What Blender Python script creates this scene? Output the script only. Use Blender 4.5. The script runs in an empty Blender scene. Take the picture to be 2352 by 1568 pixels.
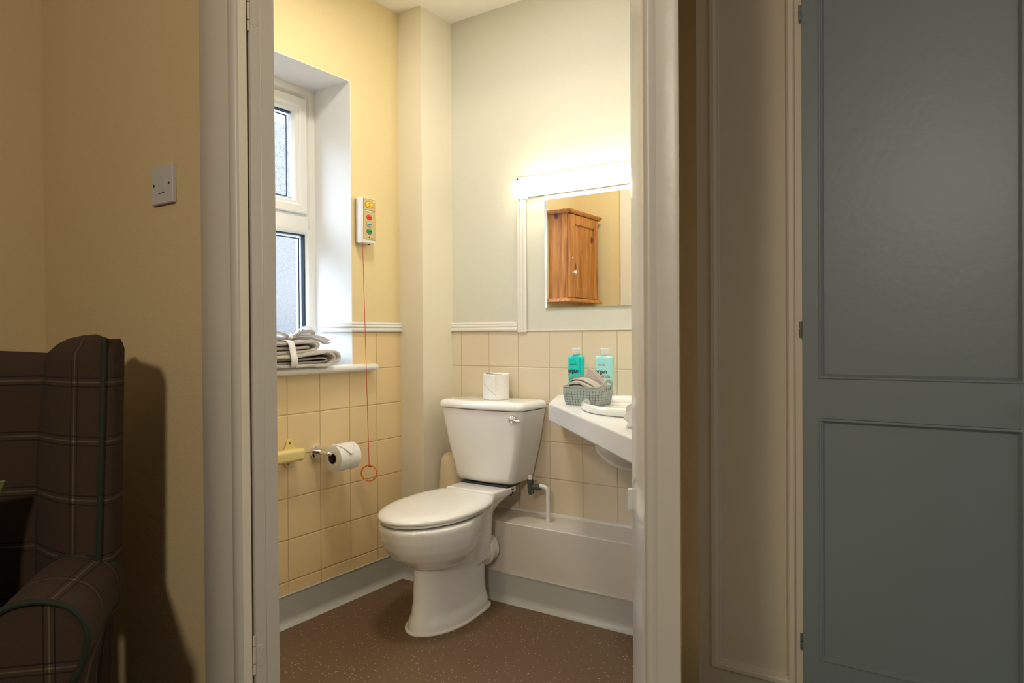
import bpy, bmesh, math, random
from mathutils import Vector, Matrix
random.seed(7)
S = bpy.context.scene
COL = S.collection
PI = math.pi
def V(*a): return Vector(a)

# ------------------------------------------------------------------ camera
cd = bpy.data.cameras.new('camera'); cam = bpy.data.objects.new('camera', cd); COL.objects.link(cam)
F = V(-.5544419, .83217949, -.00845419); R = V(.83222203, .55440304, -.00661511); U = V(.000817925, .0107034564, .999942382)
M = Matrix((R, U, -F)).transposed().to_4x4(); M.translation = V(0, 0, 1.0519)
cam.matrix_world = M
cd.sensor_width = 36; cd.lens = 36 * 1581.34 / 2352; cd.clip_start = .02
S.camera = cam
# ------------------------------------------------------------------ world, lights, exposure
w = bpy.data.worlds.new('sky'); S.world = w; w.use_nodes = True
nt = w.node_tree; N = nt.nodes; L = nt.links
bg = N['Background']; tc = N.new('ShaderNodeTexCoord'); sp = N.new('ShaderNodeSeparateXYZ'); cr = N.new('ShaderNodeValToRGB')
L.new(tc.outputs['Generated'], sp.inputs[0]); L.new(sp.outputs['Z'], cr.inputs[0]); L.new(cr.outputs[0], bg.inputs[0])
e = cr.color_ramp.elements
e[0].position = 0; e[0].color = (.08, .09, .10, 1)
e[1].position = .50; e[1].color = (1.5, 1.85, 2.3, 1)
a = e.new(.06); a.color = (.108, .118, .126, 1)
a = e.new(.28); a.color = (.128, .140, .150, 1)
a = e.new(.37); a.color = (.95, 1.15, 1.42, 1)
bg.inputs[1].default_value = 8.0
def area(name, loc, target, size, power, color, shape='DISK', sy=None):
    d = bpy.data.lights.new(name, 'AREA'); d.shape = shape; d.size = size
    if sy: d.size_y = sy
    d.energy = power; d.color = color
    o = bpy.data.objects.new(name, d); COL.objects.link(o); o.location = loc
    o.rotation_euler = (Vector(target) - Vector(loc)).to_track_quat('-Z', 'Y').to_euler(); return o
area('bedroom_lamp_light', (-.08, -1.1, 1.9), (-.6, 1.0, 1.0), .22, 20, (1, .90, .74))
area('alcove_fill_light', (1.42, .75, 1.5), (-.4, 1.9, 1.0), .9, 3.6, (.86, .92, 1.0), 'RECTANGLE', 1.2)  # added cool fill from the right to lift the wardrobe alcove; no window here
area('bathroom_fill_light', (-1.42, 1.58, 2.44), (-1.30, 1.70, 0), .28, 11.5, (1, .95, .86))  # added overhead fill for floor and toilet; no ceiling fitting is seen
S.view_settings.view_transform = 'Standard'; S.view_settings.look = 'None'
S.view_settings.gamma = 1; S.view_settings.exposure = 0; S.view_settings.use_curve_mapping = False

# ------------------------------------------------------------------ materials
def mat(name, color, rough=.5, metal=0, bump=0, bscale=60, var=0, spec=None, coat=0, emit=None, estr=0, sheen=0, trans=0):
    m = bpy.data.materials.new(name); m.use_nodes = True; n = m.node_tree.nodes; l = m.node_tree.links; p = n['Principled BSDF']
    p.inputs['Base Color'].default_value = (*color, 1); p.inputs['Roughness'].default_value = rough; p.inputs['Metallic'].default_value = metal
    if spec is not None: p.inputs['Specular IOR Level'].default_value = spec
    if coat: p.inputs['Coat Weight'].default_value = coat; p.inputs['Coat Roughness'].default_value = .05
    if sheen: p.inputs['Sheen Weight'].default_value = sheen
    if trans: p.inputs['Transmission Weight'].default_value = trans
    if emit: p.inputs['Emission Color'].default_value = (*emit, 1); p.inputs['Emission Strength'].default_value = estr
    t = n.new('ShaderNodeTexCoord'); nz = n.new('ShaderNodeTexNoise'); nz.inputs['Scale'].default_value = bscale; nz.inputs['Detail'].default_value = 4
    l.new(t.outputs['Object'], nz.inputs['Vector'])
    if bump:
        b = n.new('ShaderNodeBump'); b.inputs['Strength'].default_value = bump; b.inputs['Distance'].default_value = .004
        l.new(nz.outputs['Fac'], b.inputs['Height']); l.new(b.outputs[0], p.inputs['Normal'])
    if var:
        mx = n.new('ShaderNodeMix'); mx.data_type = 'RGBA'; mx.inputs[6].default_value = (*[c * (1 - var) for c in color], 1); mx.inputs[7].default_value = (*[min(1, c * (1 + var)) for c in color], 1)
        nv = n.new('ShaderNodeTexNoise'); nv.inputs['Scale'].default_value = bscale * .6; l.new(t.outputs['Object'], nv.inputs['Vector'])
        l.new(nv.outputs['Fac'], mx.inputs[0]); l.new(mx.outputs[2], p.inputs['Base Color'])
    return m
YEL = mat('cream_yellow_paint', (.82, .67, .36), .75, bump=.12, bscale=140, var=.03)
IVO = mat('ivory_paint', (.82, .76, .60), .6, bump=.08, bscale=140)
GRN = mat('pale_grey_green_paint', (.68, .68, .59), .65, bump=.1, bscale=140, var=.02)
CEI = mat('white_ceiling_paint', (.90, .86, .76), .8, bump=.08, bscale=120)
WHT = mat('white_satin_paint', (.80, .78, .73), .35, bump=.1, bscale=40)
REV = mat('white_wall_paint', (.80, .79, .76), .6, bump=.08, bscale=120)
BWALL = mat('bedroom_cream_paint', (.66, .50, .27), .85, bump=.15, bscale=150, var=.03)
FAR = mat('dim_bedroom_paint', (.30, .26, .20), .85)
TRIM = mat('old_gloss_trim_paint', (.62, .56, .47), .38, bump=.22, bscale=26, var=.03)
TRIMC = mat('cream_gloss_trim_paint', (.72, .62, .44), .4, bump=.1, bscale=30)
CARP = mat('brown_carpet', (.05, .035, .025), .95, bump=.8, bscale=400, var=.3)
CER = mat('white_ceramic', (.86, .85, .82), .08, coat=.4)
PLA = mat('white_plastic', (.80, .78, .72), .28)
SEATM = mat('white_seat_plastic', (.86, .84, .77), .22)
CHR = mat('chrome', (.85, .85, .86), .08, 1)
BLK = mat('dark_rubber', (.02, .025, .03), .5)
PIPEG = mat('dark_grey_plastic_fitting', (.07, .075, .07), .4)
PAP = mat('white_tissue_paper', (.88, .86, .81), .95, bump=.5, bscale=90)
CARD = mat('cardboard_core', (.12, .085, .05), .9)
UPVC = mat('white_upvc', (.82, .80, .74), .25)
GASK = mat('dark_window_gasket', (.01, .03, .06), .5)
CRM = mat('cream_plastic', (.82, .66, .26), .3)
BRUSH = mat('cream_container_plastic', (.70, .58, .38), .4)
GREY = mat('slate_grey_satin_paint', (.19, .22, .225), .4, bump=.1, bscale=60)
CRMW = mat('cream_satin_wood_paint', (.72, .62, .49), .42, bump=.08, bscale=60)
COUN = mat('white_laminate', (.80, .80, .78), .25)
BOXM = mat('painted_boxing', (.68, .62, .54), .3, bump=.06, bscale=60)
VSK = mat('grey_vinyl_skirting', (.47, .46, .42), .35, bump=.05, bscale=40)
ORG = mat('orange_plastic', (.85, .20, .02), .3)
REDC = mat('red_cord', (.62, .05, .02), .6)
TOW = mat('grey_terry_towel', (.68, .62, .555), .98, bump=1.0, bscale=520, var=.35, sheen=.3)
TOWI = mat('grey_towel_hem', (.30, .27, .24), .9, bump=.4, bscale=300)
FLAN = mat('beige_grey_face_cloth', (.62, .56, .49), .98, bump=.9, bscale=600, var=.25, sheen=.3)
RIB = mat('white_organza_ribbon', (.80, .77, .76), .45)
BASK = mat('grey_green_plastic', (.36, .41, .39), .45)
TEAL = mat('clear_teal_gel', (.0, .62, .60), .12, coat=.3)
AQUA = mat('aqua_lotion_plastic', (.40, .82, .82), .2)
CAPM = mat('frosted_white_cap', (.86, .86, .83), .3)
INK = mat('black_ink', (.02, .03, .03), .6)
COPR = mat('copper_ink', (.62, .22, .10), .5)
LEAF = mat('leaf_print', (.10, .25, .08), .6)
NUT = mat('fruit_print', (.80, .33, .08), .6)
NUTL = mat('pale_fruit_print', (.80, .62, .35), .6)
SPL = mat('splash_print', (.05, .30, .38), .5)
PAN = mat('beige_call_unit_face', (.62, .47, .20), .5)
PYEL = mat('yellow_button', (.85, .58, .02), .4)
PRED = mat('red_button', (.75, .06, .02), .4)
PGRY = mat('grey_blue_button', (.42, .50, .46), .4)
PGRN = mat('green_button', (.02, .33, .14), .4)
PIPF = mat('green_chair_piping', (.012, .018, .007), .8)
CUSH = mat('olive_green_velvet', (.10, .115, .012), .8, bump=.3, bscale=300, sheen=.6)
DWOOD = mat('dark_stained_wood', (.05, .02, .01), .4)
SWIT = mat('grey_white_switch_plastic', (.56, .52, .50), .3)
KNOBM = mat('white_china_knob', (.85, .84, .80), .15)
HING = mat('grey_painted_steel', (.20, .22, .21), .45, .5)
LAMP = mat('lit_opal_diffuser', (.9, .9, .88), .4, emit=(1, .90, .68), estr=12)
MIR = mat('mirror_glass', (.93, .94, .93), .0, 1)
MIRE = mat('mirror_polished_edge', (.62, .72, .70), .15)

def tilemat(name, color, grout, axis, off, z0=.0038, T=.1525):
    m = mat(name, color, .22, coat=.15); n = m.node_tree.nodes; l = m.node_tree.links; p = n['Principled BSDF']
    t = n.new('ShaderNodeTexCoord'); s = n.new('ShaderNodeSeparateXYZ'); c = n.new('ShaderNodeCombineXYZ')
    l.new(t.outputs['Object'], s.inputs[0])
    def fr(sock, o):
        a = n.new('ShaderNodeMath'); a.operation = 'SUBTRACT'; a.inputs[1].default_value = o - 40 * T; l.new(sock, a.inputs[0])
        b = n.new('ShaderNodeMath'); b.operation = 'DIVIDE'; b.inputs[1].default_value = T; l.new(a.outputs[0], b.inputs[0])
        f = n.new('ShaderNodeMath'); f.operation = 'FRACT'; l.new(b.outputs[0], f.inputs[0])
        g = n.new('ShaderNodeMath'); g.operation = 'SUBTRACT'; g.inputs[1].default_value = .5; l.new(f.outputs[0], g.inputs[0])
        h = n.new('ShaderNodeMath'); h.operation = 'ABSOLUTE'; l.new(g.outputs[0], h.inputs[0]); return h.outputs[0]
    mx = n.new('ShaderNodeMath'); mx.operation = 'MAXIMUM'
    l.new(fr(s.outputs[axis], off), mx.inputs[0]); l.new(fr(s.outputs['Z'], z0), mx.inputs[1])
    r = n.new('ShaderNodeValToRGB'); r.color_ramp.elements[0].position = .486; r.color_ramp.elements[0].color = (*color, 1)
    r.color_ramp.elements[1].position = .494; r.color_ramp.elements[1].color = (*grout, 1)
    l.new(mx.outputs[0], r.inputs[0]); l.new(r.outputs[0], p.inputs['Base Color'])
    r2 = n.new('ShaderNodeValToRGB'); r2.color_ramp.elements[0].position = .475; r2.color_ramp.elements[0].color = (1, 1, 1, 1)
    r2.color_ramp.elements[1].position = .495; r2.color_ramp.elements[1].color = (0, 0, 0, 1)
    l.new(mx.outputs[0], r2.inputs[0]); b = n.new('ShaderNodeBump'); b.inputs['Distance'].default_value = .0015; b.inputs['Strength'].default_value = .8
    l.new(r2.outputs[0], b.inputs['Height']); l.new(b.outputs[0], p.inputs['Normal'])
    return m
TILE_L = tilemat('cream_tile_window_wall', (.86, .65, .35), (.58, .41, .20), 'Y', 1.7895)
TILE_B = tilemat('cream_tile_back_wall', (.76, .655, .49), (.58, .45, .28), 'X', -1.2920)

def floormat():
    m = mat('speckled_brown_vinyl', (.12, .075, .05), .55, bump=.05, bscale=200); n = m.node_tree.nodes; l = m.node_tree.links; p = n['Principled BSDF']
    t = n.new('ShaderNodeTexCoord'); v = n.new('ShaderNodeTexVoronoi'); v.inputs['Scale'].default_value = 120; v.inputs['Randomness'].default_value = 1
    l.new(t.outputs['Object'], v.inputs['Vector'])
    wn = n.new('ShaderNodeTexWhiteNoise'); l.new(v.outputs['Position'], wn.inputs['Vector'])
    g = n.new('ShaderNodeMath'); g.operation = 'GREATER_THAN'; g.inputs[1].default_value = .72; l.new(wn.outputs['Value'], g.inputs[0])
    d = n.new('ShaderNodeMath'); d.operation = 'LESS_THAN'; d.inputs[1].default_value = .22; l.new(v.outputs['Distance'], d.inputs[0])
    k = n.new('ShaderNodeMath'); k.operation = 'MULTIPLY'; l.new(g.outputs[0], k.inputs[0]); l.new(d.outputs[0], k.inputs[1])
    mx = n.new('ShaderNodeMix'); mx.data_type = 'RGBA'; mx.inputs[6].default_value = (.150, .088, .046, 1); mx.inputs[7].default_value = (.52, .42, .28, 1)
    l.new(k.outputs[0], mx.inputs[0]); l.new(mx.outputs[2], p.inputs['Base Color']); return m
FLO = floormat()

def glassmat(name, scale, c0=(.70, .76, .82, 1)):
    m = bpy.data.materials.new(name); m.use_nodes = True; n = m.node_tree.nodes; l = m.node_tree.links; n.clear()
    o = n.new('ShaderNodeOutputMaterial'); tr = n.new('ShaderNodeBsdfTransparent'); gl = n.new('ShaderNodeBsdfGlossy'); gl.inputs['Roughness'].default_value = .12
    ad = n.new('ShaderNodeMixShader'); ad.inputs[0].default_value = .05
    t = n.new('ShaderNodeTexCoord'); nz = n.new('ShaderNodeTexNoise'); nz.inputs['Scale'].default_value = 14; nz.inputs['Detail'].default_value = 2
    l.new(t.outputs['Object'], nz.inputs['Vector'])
    mv = n.new('ShaderNodeMix'); mv.data_type = 'RGBA'; mv.inputs[0].default_value = .07; l.new(t.outputs['Object'], mv.inputs[6]); l.new(nz.outputs['Color'], mv.inputs[7])
    v = n.new('ShaderNodeTexVoronoi'); v.feature = 'DISTANCE_TO_EDGE'; v.inputs['Scale'].default_value = scale; l.new(mv.outputs[2], v.inputs['Vector'])
    r = n.new('ShaderNodeValToRGB'); r.color_ramp.elements[0].position = .0; r.color_ramp.elements[0].color = c0
    r.color_ramp.elements[1].position = .06; r.color_ramp.elements[1].color = (.95, .97, 1, 1)
    l.new(v.outputs['Distance'], r.inputs[0]); l.new(r.outputs[0], tr.inputs[0])
    l.new(tr.outputs[0], ad.inputs[1]); l.new(gl.outputs[0], ad.inputs[2]); l.new(ad.outputs[0], o.inputs[0]); return m
GLA = glassmat('crackle_frosted_glass', 42); GLB = glassmat('fine_crackle_frosted_glass', 75, (.84, .87, .90, 1))

def pinemat():
    m = mat('honey_pine', (.52, .21, .04), .38, coat=.2); n = m.node_tree.nodes; l = m.node_tree.links; p = n['Principled BSDF']
    t = n.new('ShaderNodeTexCoord'); mp = n.new('ShaderNodeMapping'); mp.inputs['Scale'].default_value = (9, 9, .8); l.new(t.outputs['Object'], mp.inputs[0])
    nz = n.new('ShaderNodeTexNoise'); nz.inputs['Scale'].default_value = 5; nz.inputs['Detail'].default_value = 5; nz.inputs['Distortion'].default_value = .6; l.new(mp.outputs[0], nz.inputs['Vector'])
    r = n.new('ShaderNodeValToRGB'); r.color_ramp.elements[0].position = .3; r.color_ramp.elements[0].color = (.34, .105, .014, 1)
    r.color_ramp.elements[1].position = .7; r.color_ramp.elements[1].color = (.66, .27, .055, 1); l.new(nz.outputs['Fac'], r.inputs[0])
    v = n.new('ShaderNodeTexVoronoi'); v.inputs['Scale'].default_value = 9; mp2 = n.new('ShaderNodeMapping'); mp2.inputs['Scale'].default_value = (1, 1, .62); mp2.inputs['Location'].default_value = (.03, .05, .12)
    l.new(t.outputs['Object'], mp2.inputs[0]); l.new(mp2.outputs[0], v.inputs['Vector'])
    k = n.new('ShaderNodeValToRGB'); k.color_ramp.elements[0].position = .10; k.color_ramp.elements[0].color = (1, 1, 1, 1); k.color_ramp.elements[1].position = .17; k.color_ramp.elements[1].color = (0, 0, 0, 1)
    l.new(v.outputs['Distance'], k.inputs[0]); mx = n.new('ShaderNodeMix'); mx.data_type = 'RGBA'; l.new(k.outputs[0], mx.inputs[0]); l.new(r.outputs[0], mx.inputs[6]); mx.inputs[7].default_value = (.085, .016, .01, 1)
    l.new(mx.outputs[2], p.inputs['Base Color']); return m
PINE = pinemat()

def tartan():
    m = mat('brown_tartan_wool', (.06, .03, .016), .95, bump=.4, bscale=700); n = m.node_tree.nodes; l = m.node_tree.links; p = n['Principled BSDF']
    t = n.new('ShaderNodeTexCoord'); s = n.new('ShaderNodeSeparateXYZ'); l.new(t.outputs['UV'], s.inputs[0])
    def dist(sock, per, off):
        a = n.new('ShaderNodeMath'); a.operation = 'ADD'; a.inputs[1].default_value = 20 * per - off + per / 2; l.new(sock, a.inputs[0])
        b = n.new('ShaderNodeMath'); b.operation = 'MODULO'; b.inputs[1].default_value = per; l.new(a.outputs[0], b.inputs[0])
        c = n.new('ShaderNodeMath'); c.operation = 'SUBTRACT'; c.inputs[1].default_value = per / 2; l.new(b.outputs[0], c.inputs[0])
        d = n.new('ShaderNodeMath'); d.operation = 'ABSOLUTE'; l.new(c.outputs[0], d.inputs[0]); return d.outputs[0]
    base = (.050, .026, .013, 1)
    def ramp(d):
        q = n.new('ShaderNodeMath'); q.operation = 'MULTIPLY'; q.inputs[1].default_value = 40; l.new(d, q.inputs[0])
        r = n.new('ShaderNodeValToRGB'); r.color_ramp.interpolation = 'LINEAR'; el = r.color_ramp.elements
        el[0].position = 0; el[0].color = (3.0, 3.9, 4.4, 1); el[1].position = .07; el[1].color = (1.15, 1.3, 1.3, 1)
        for pos, v in ((.20, 1.1), (.27, 1.05), (.30, .22), (.36, .22), (.40, 1.0)):
            x = el.new(pos); x.color = (v, v, v, 1)
        l.new(q.outputs[0], r.inputs[0]); return r.outputs[0]
    a = ramp(dist(s.outputs['X'], .155, .0)); b = ramp(dist(s.outputs['Y'], .112, .0))
    m1 = n.new('ShaderNodeMix'); m1.data_type = 'RGBA'; m1.blend_type = 'MULTIPLY'; m1.inputs[0].default_value = 1; l.new(a, m1.inputs[6]); l.new(b, m1.inputs[7])
    m2 = n.new('ShaderNodeMix'); m2.data_type = 'RGBA'; m2.blend_type = 'MULTIPLY'; m2.inputs[0].default_value = 1; l.new(m1.outputs[2], m2.inputs[6]); m2.inputs[7].default_value = base
    l.new(m2.outputs[2], p.inputs['Base Color']); return m
TART = tartan()

# ------------------------------------------------------------------ helpers
def tag(o, label=None, cat=None, group=None, kind=None):
    if label: o['label'] = label
    if cat: o['category'] = cat
    if group: o['group'] = group
    if kind: o['kind'] = kind
    return o
ORI = {}
def thing(name, loc, label, cat, group=None, rz=0):
    o = bpy.data.objects.new(name, None); COL.objects.link(o); o.location = loc; o.rotation_euler = (0, 0, rz); o.empty_display_size = .05
    ORI[o.name] = Matrix.Translation(Vector(loc)) @ Matrix.Rotation(rz, 4, 'Z'); return tag(o, label, cat, group)
def obj(name, bm, m, parent=None, smooth=True, bevel=0, seg=3, origin='auto', ang=40, label=None, local=False, mods=()):
    """link bm (world coordinates unless local) as one mesh object"""
    bmesh.ops.remove_doubles(bm, verts=bm.verts, dist=1e-6)
    bmesh.ops.recalc_face_normals(bm, faces=bm.faces)
    if parent is not None:
        mw = ORI[parent.name]
        if not local: bm.transform(mw.inverted())
    else:
        if origin == 'auto':
            xs = [v.co for v in bm.verts]; c = V((min(v.x for v in xs) + max(v.x for v in xs)) / 2, (min(v.y for v in xs) + max(v.y for v in xs)) / 2, min(v.z for v in xs))
        else: c = Vector(origin)
        mw = Matrix.Translation(c); bm.transform(mw.inverted())
    me = bpy.data.meshes.new(name); bm.to_mesh(me); bm.free()
    o = bpy.data.objects.new(name, me); COL.objects.link(o)
    me.materials.append(m)
    if parent is not None: o.parent = parent
    else: o.location = mw.translation
    ORI[o.name] = mw
    if smooth:
        for f in me.polygons: f.use_smooth = True
        me.set_sharp_from_angle(angle=math.radians(ang))
    if bevel:
        b = o.modifiers.new('bevel', 'BEVEL'); b.width = bevel; b.segments = seg; b.limit_method = 'ANGLE'; b.angle_limit = math.radians(35)
        b.harden_normals = False
    for k in mods:
        md = o.modifiers.new(k[0].lower(), k[0])
        for a_, v_ in k[1].items(): setattr(md, a_, v_)
    if label: o['label'] = label
    return o
def st(name, bm, m, **k):
    k.setdefault('origin', (0, 0, 0)); o = obj(name, bm, m, **k); o['kind'] = 'structure'; return o
def B(): return bmesh.new()
def box(bm, x0, y0, z0, x1, y1, z1, mtx=None):
    r = bmesh.ops.create_cube(bm, size=1); vs = r['verts']
    for v in vs:
        v.co = V((x0 + x1) / 2 + v.co.x * (x1 - x0), (y0 + y1) / 2 + v.co.y * (y1 - y0), (z0 + z1) / 2 + v.co.z * (z1 - z0))
        if mtx: v.co = mtx @ v.co
    return bm
def bx(*a, **k): return box(B(), *a, **k)
def prism(bm, pts, z0, z1):
    a = [bm.verts.new((x, y, z0)) for x, y in pts]; b = [bm.verts.new((x, y, z1)) for x, y in pts]; n = len(pts)
    bm.faces.new(a[::-1]); bm.faces.new(b)
    for i in range(n): bm.faces.new((a[i], a[(i + 1) % n], b[(i + 1) % n], b[i]))
    return bm
def loft(bm, rings, cap=True, closed=True):
    vs = [[bm.verts.new(p) for p in r] for r in rings]; n = len(rings[0])
    for i in range(len(vs) - 1):
        for j in range(n if closed else n - 1):
            bm.faces.new((vs[i][j], vs[i][(j + 1) % n], vs[i + 1][(j + 1) % n], vs[i + 1][j]))
    if cap and closed: bm.faces.new(vs[0][::-1]); bm.faces.new(vs[-1])
    return bm
def frame_of(d):
    d = d.normalized(); a = V(0, 0, 1) if abs(d.z) < .9 else V(1, 0, 0); x = a.cross(d).normalized(); return x, d.cross(x)
def tube(bm, pts, r, n=12, cap=True):
    pts = [Vector(p) for p in pts]; rings = []; px = None
    for i, p in enumerate(pts):
        d = (pts[min(i + 1, len(pts) - 1)] - pts[max(i - 1, 0)]).normalized()
        if px is None: x, y = frame_of(d)
        else: x = (px - d * px.dot(d)).normalized(); y = d.cross(x)
        px = x; rr = r[i] if isinstance(r, (list, tuple)) else r
        rings.append([p + x * (rr * math.cos(2 * PI * k / n)) + y * (rr * math.sin(2 * PI * k / n)) for k in range(n)])
    return loft(bm, rings, cap)
def smoothpath(pts, n=6):
    pts = [Vector(p) for p in pts]; out = []
    for i in range(len(pts) - 1):
        p0 = pts[max(i - 1, 0)]; p1 = pts[i]; p2 = pts[i + 1]; p3 = pts[min(i + 2, len(pts) - 1)]
        for k in range(n):
            t = k / n; out.append(.5 * ((2 * p1) + (-p0 + p2) * t + (2 * p0 - 5 * p1 + 4 * p2 - p3) * t * t + (-p0 + 3 * p1 - 3 * p2 + p3) * t ** 3))
    out.append(pts[-1]); return out
def lathe(bm, prof, c, axis, n=32):
    """prof: (radius, distance along axis)"""
    axis = Vector(axis).normalized(); x, y = frame_of(axis); c = Vector(c)
    rings = [[c + axis * h + x * (max(r, 1e-5) * math.cos(2 * PI * k / n)) + y * (max(r, 1e-5) * math.sin(2 * PI * k / n)) for k in range(n)] for r, h in prof]
    return loft(bm, rings)
def sweep(bm, prof, a, b, nrm, up=(0, 0, 1), cap=True):
    """extrude profile (out along nrm, up) from a to b"""
    a = Vector(a); b = Vector(b); nrm = Vector(nrm); up = Vector(up)
    return loft(bm, [[q + nrm * p[0] + up * p[1] for p in prof] for q in (a, b)], cap)
def text(s, m, parent, origin, xdir, ydir, size, name='lettering', warp=None, bold=0, align='CENTER'):
    c = bpy.data.curves.new(name, 'FONT'); c.body = s; c.size = size; c.align_x = align; c.resolution_u = 3; c.offset = bold
    t = bpy.data.objects.new(name, c); COL.objects.link(t); bpy.context.view_layer.update()
    me = bpy.data.meshes.new_from_object(t.evaluated_get(bpy.context.evaluated_depsgraph_get())); bpy.data.objects.remove(t)
    bm = B(); bm.from_mesh(me); bpy.data.meshes.remove(me)
    xd = Vector(xdir).normalized(); yd = Vector(ydir).normalized()
    for v in bm.verts:
        v.co = warp(v.co.x, v.co.y) if warp else Vector(origin) + xd * v.co.x + yd * v.co.y
    return obj(name, bm, m, parent, smooth=False)

# ================================================================== THE SETTING
XW, YB, YP, XP, ZC = -2.0814, 2.444, 2.2425, -1.952, 2.4605
YD = .851          # bedroom face of the partition
YQ = .93           # bathroom face
WY0, WY1, WZ0, WZ1 = 1.372, 1.960, .940, 2.083   # window opening
XF = -2.30         # plane of the window frame
# window wall with an opening (bathroom part) and bedroom part
b = B(); T = .003
x0, x1 = -2.42, XW - T
box(b, x0, YQ - .02, 0, x1, WY0, ZC); box(b, x0, WY1, 0, x1, YB + .1, ZC); box(b, x0, WY0, 0, x1, WY1, WZ0 - .03); box(b, x0, WY0, WZ1, x1, WY1, ZC)
st('wall_left', b, YEL, smooth=False)
b = B(); zt = 1.0724
box(b, XW - T, YQ, 0, XW, WY0, zt); box(b, XW - T, WY1, 0, XW, YP, zt); box(b, XW - T, WY0, 0, XW, WY1, WZ0 - .03)
st('wall_left_tiles', b, TILE_L, smooth=False)
# white painted reveal lining
b = B(); e_ = .0022
XL = XW - .0002
box(b, XF, WY1 - e_, WZ0, XL, WY1 + .0005, WZ1); box(b, XF, WY0 - .0005, WZ0, XL, WY0 + e_, WZ1); box(b, XF, WY0, WZ1 - e_, XL - T + .0003, WY1, WZ1 + .0005)
st('trim_1', b, REV, smooth=False)
st('wall_bedroom_left', bx(-2.42, -2.6, 0, XW - .004, YQ - .02, ZC), BWALL, smooth=False)
# back wall, tiles, pillar
st('wall_back', bx(XW - .1, YB + T, 0, -.5, YB + .12, ZC), GRN, smooth=False)
st('wall_back_tiles', bx(XP, YB, .2, -.55, YB + T, zt), TILE_B, smooth=False)
st('wall_pillar', bx(XW - .01, YP, 0, XP, YB + .02, ZC), IVO, smooth=False)
# partition between bedroom and bathroom with the doorway, then the slanting right wall
DL, DRX = -1.203, -.352
b = B(); DH = 2.03
box(b, XW - .01, YD, 0, DL - .02, YQ, ZC); box(b, DL - .021, YD, DH, DRX + .02, YQ, ZC)
st('wall_partition', b, BWALL, smooth=False)
b = B(); box(b, XW - .004, YQ, 0, DL - .03, YQ + .003, ZC); box(b, DL - .03, YQ, DH + .02, -.40, YQ + .003, ZC)
st('wall_partition_bathroom_face', b, YEL, smooth=False)
st('wall_right', prism(B(), [(-.320, YD), (-.712, 1.90), (-.712, 1.965), (-.50, 1.965), (-.50, 2.56), (-.55, 2.56), (-.55, 1.995), (-.722, 1.985), (-.745, 1.88), (-.402, YQ)], 0, ZC), BWALL, smooth=False)
b = B(); prism(b, [(-.4045, YQ + .002), (-.7475, 1.88), (-.7245, 1.9875), (-.5525, 1.9975), (-.5525, YB), (-.5500, YB), (-.5500, 1.995), (-.722, 1.985), (-.745, 1.88), (-.402, YQ)], 0, ZC); st('wall_right_bathroom_face', b, REV, smooth=False)
# floor, ceilings
st('floor', prism(B(), [(XW - .3, .89), (-.36, .89), (-.75, 1.97), (-.53, 1.97), (-.53, 2.6), (XW - .3, 2.6)], -.06, 0), FLO, smooth=False)
st('floor_bedroom', prism(B(), [(-2.4, -2.7), (1.6, -2.7), (1.6, 2.6), (-.53, 2.6), (-.53, 1.97), (-.75, 1.97), (-.36, .89), (-2.4, .89)], -.06, -.0005), CARP, smooth=False)
st('ceiling', bx(XW - .35, YQ - .04, ZC, -.3, 2.6, ZC + .06), CEI, smooth=False)
st('ceiling_bedroom', prism(B(), [(-2.4, -2.7), (1.6, -2.7), (1.6, 2.6), (-.3, 2.6), (-.3, YQ - .04), (-2.4, YQ - .04)], ZC, ZC + .06), REV, smooth=False)
st('wall_bedroom_back', bx(-2.4, -2.7, 0, 1.6, -2.6, ZC), FAR, smooth=False)
st('wall_bedroom_right', bx(1.5, -2.6, 0, 1.6, 2.1, ZC), FAR, smooth=False)
# dado mouldings with three ribs
DZ0, DZ1 = 1.0724, 1.1117; hh = DZ1 - DZ0
DP = [(0, 0), (.010, 0), (.0115, hh * .10), (.0115, hh * .30), (.0085, hh * .36), (.0085, hh * .42), (.011, hh * .48), (.011, hh * .60), (.0075, hh * .66), (.0075, hh * .72), (.009, hh * .78), (.009, hh * .94), (.005, hh), (0, hh)]
b = B(); loft(b, [[Vector(q) + V(*nn) * p[0] + V(0, 0, p[1]) for p in DP] for q, nn in (((XF + .035, WY1 - e_, DZ0), (0, -1, 0)), ((XW, WY1 - e_, DZ0), (1, -1, 0)), ((XW, YP, DZ0), (1, 0, 0)))])
st('trim_2', b, WHT, ang=60)
b = B(); sweep(b, DP, (XP, YB, DZ0), (-1.597, YB, DZ0), (0, -1, 0))
# the moulding turns up at X -1.597 .. -1.549 and across behind the lamp
sweep(b, [(p[0], hh + .006 - p[1] * 1.15) for p in DP], (-1.597, YB, 1.066), (-1.597, YB, 1.716), (0, -1, 0), (1, 0, 0))
sweep(b, [(p[0], p[1] * 1.15) for p in DP], (-1.597, YB, 1.716 - hh * 1.15), (-.60, YB, 1.716 - hh * 1.15), (0, -1, 0))
box(b, -1.557, YB - .005, 1.0715, -.555, YB + .001, 1.077)
st('trim_4', b, WHT, ang=60)
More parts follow.
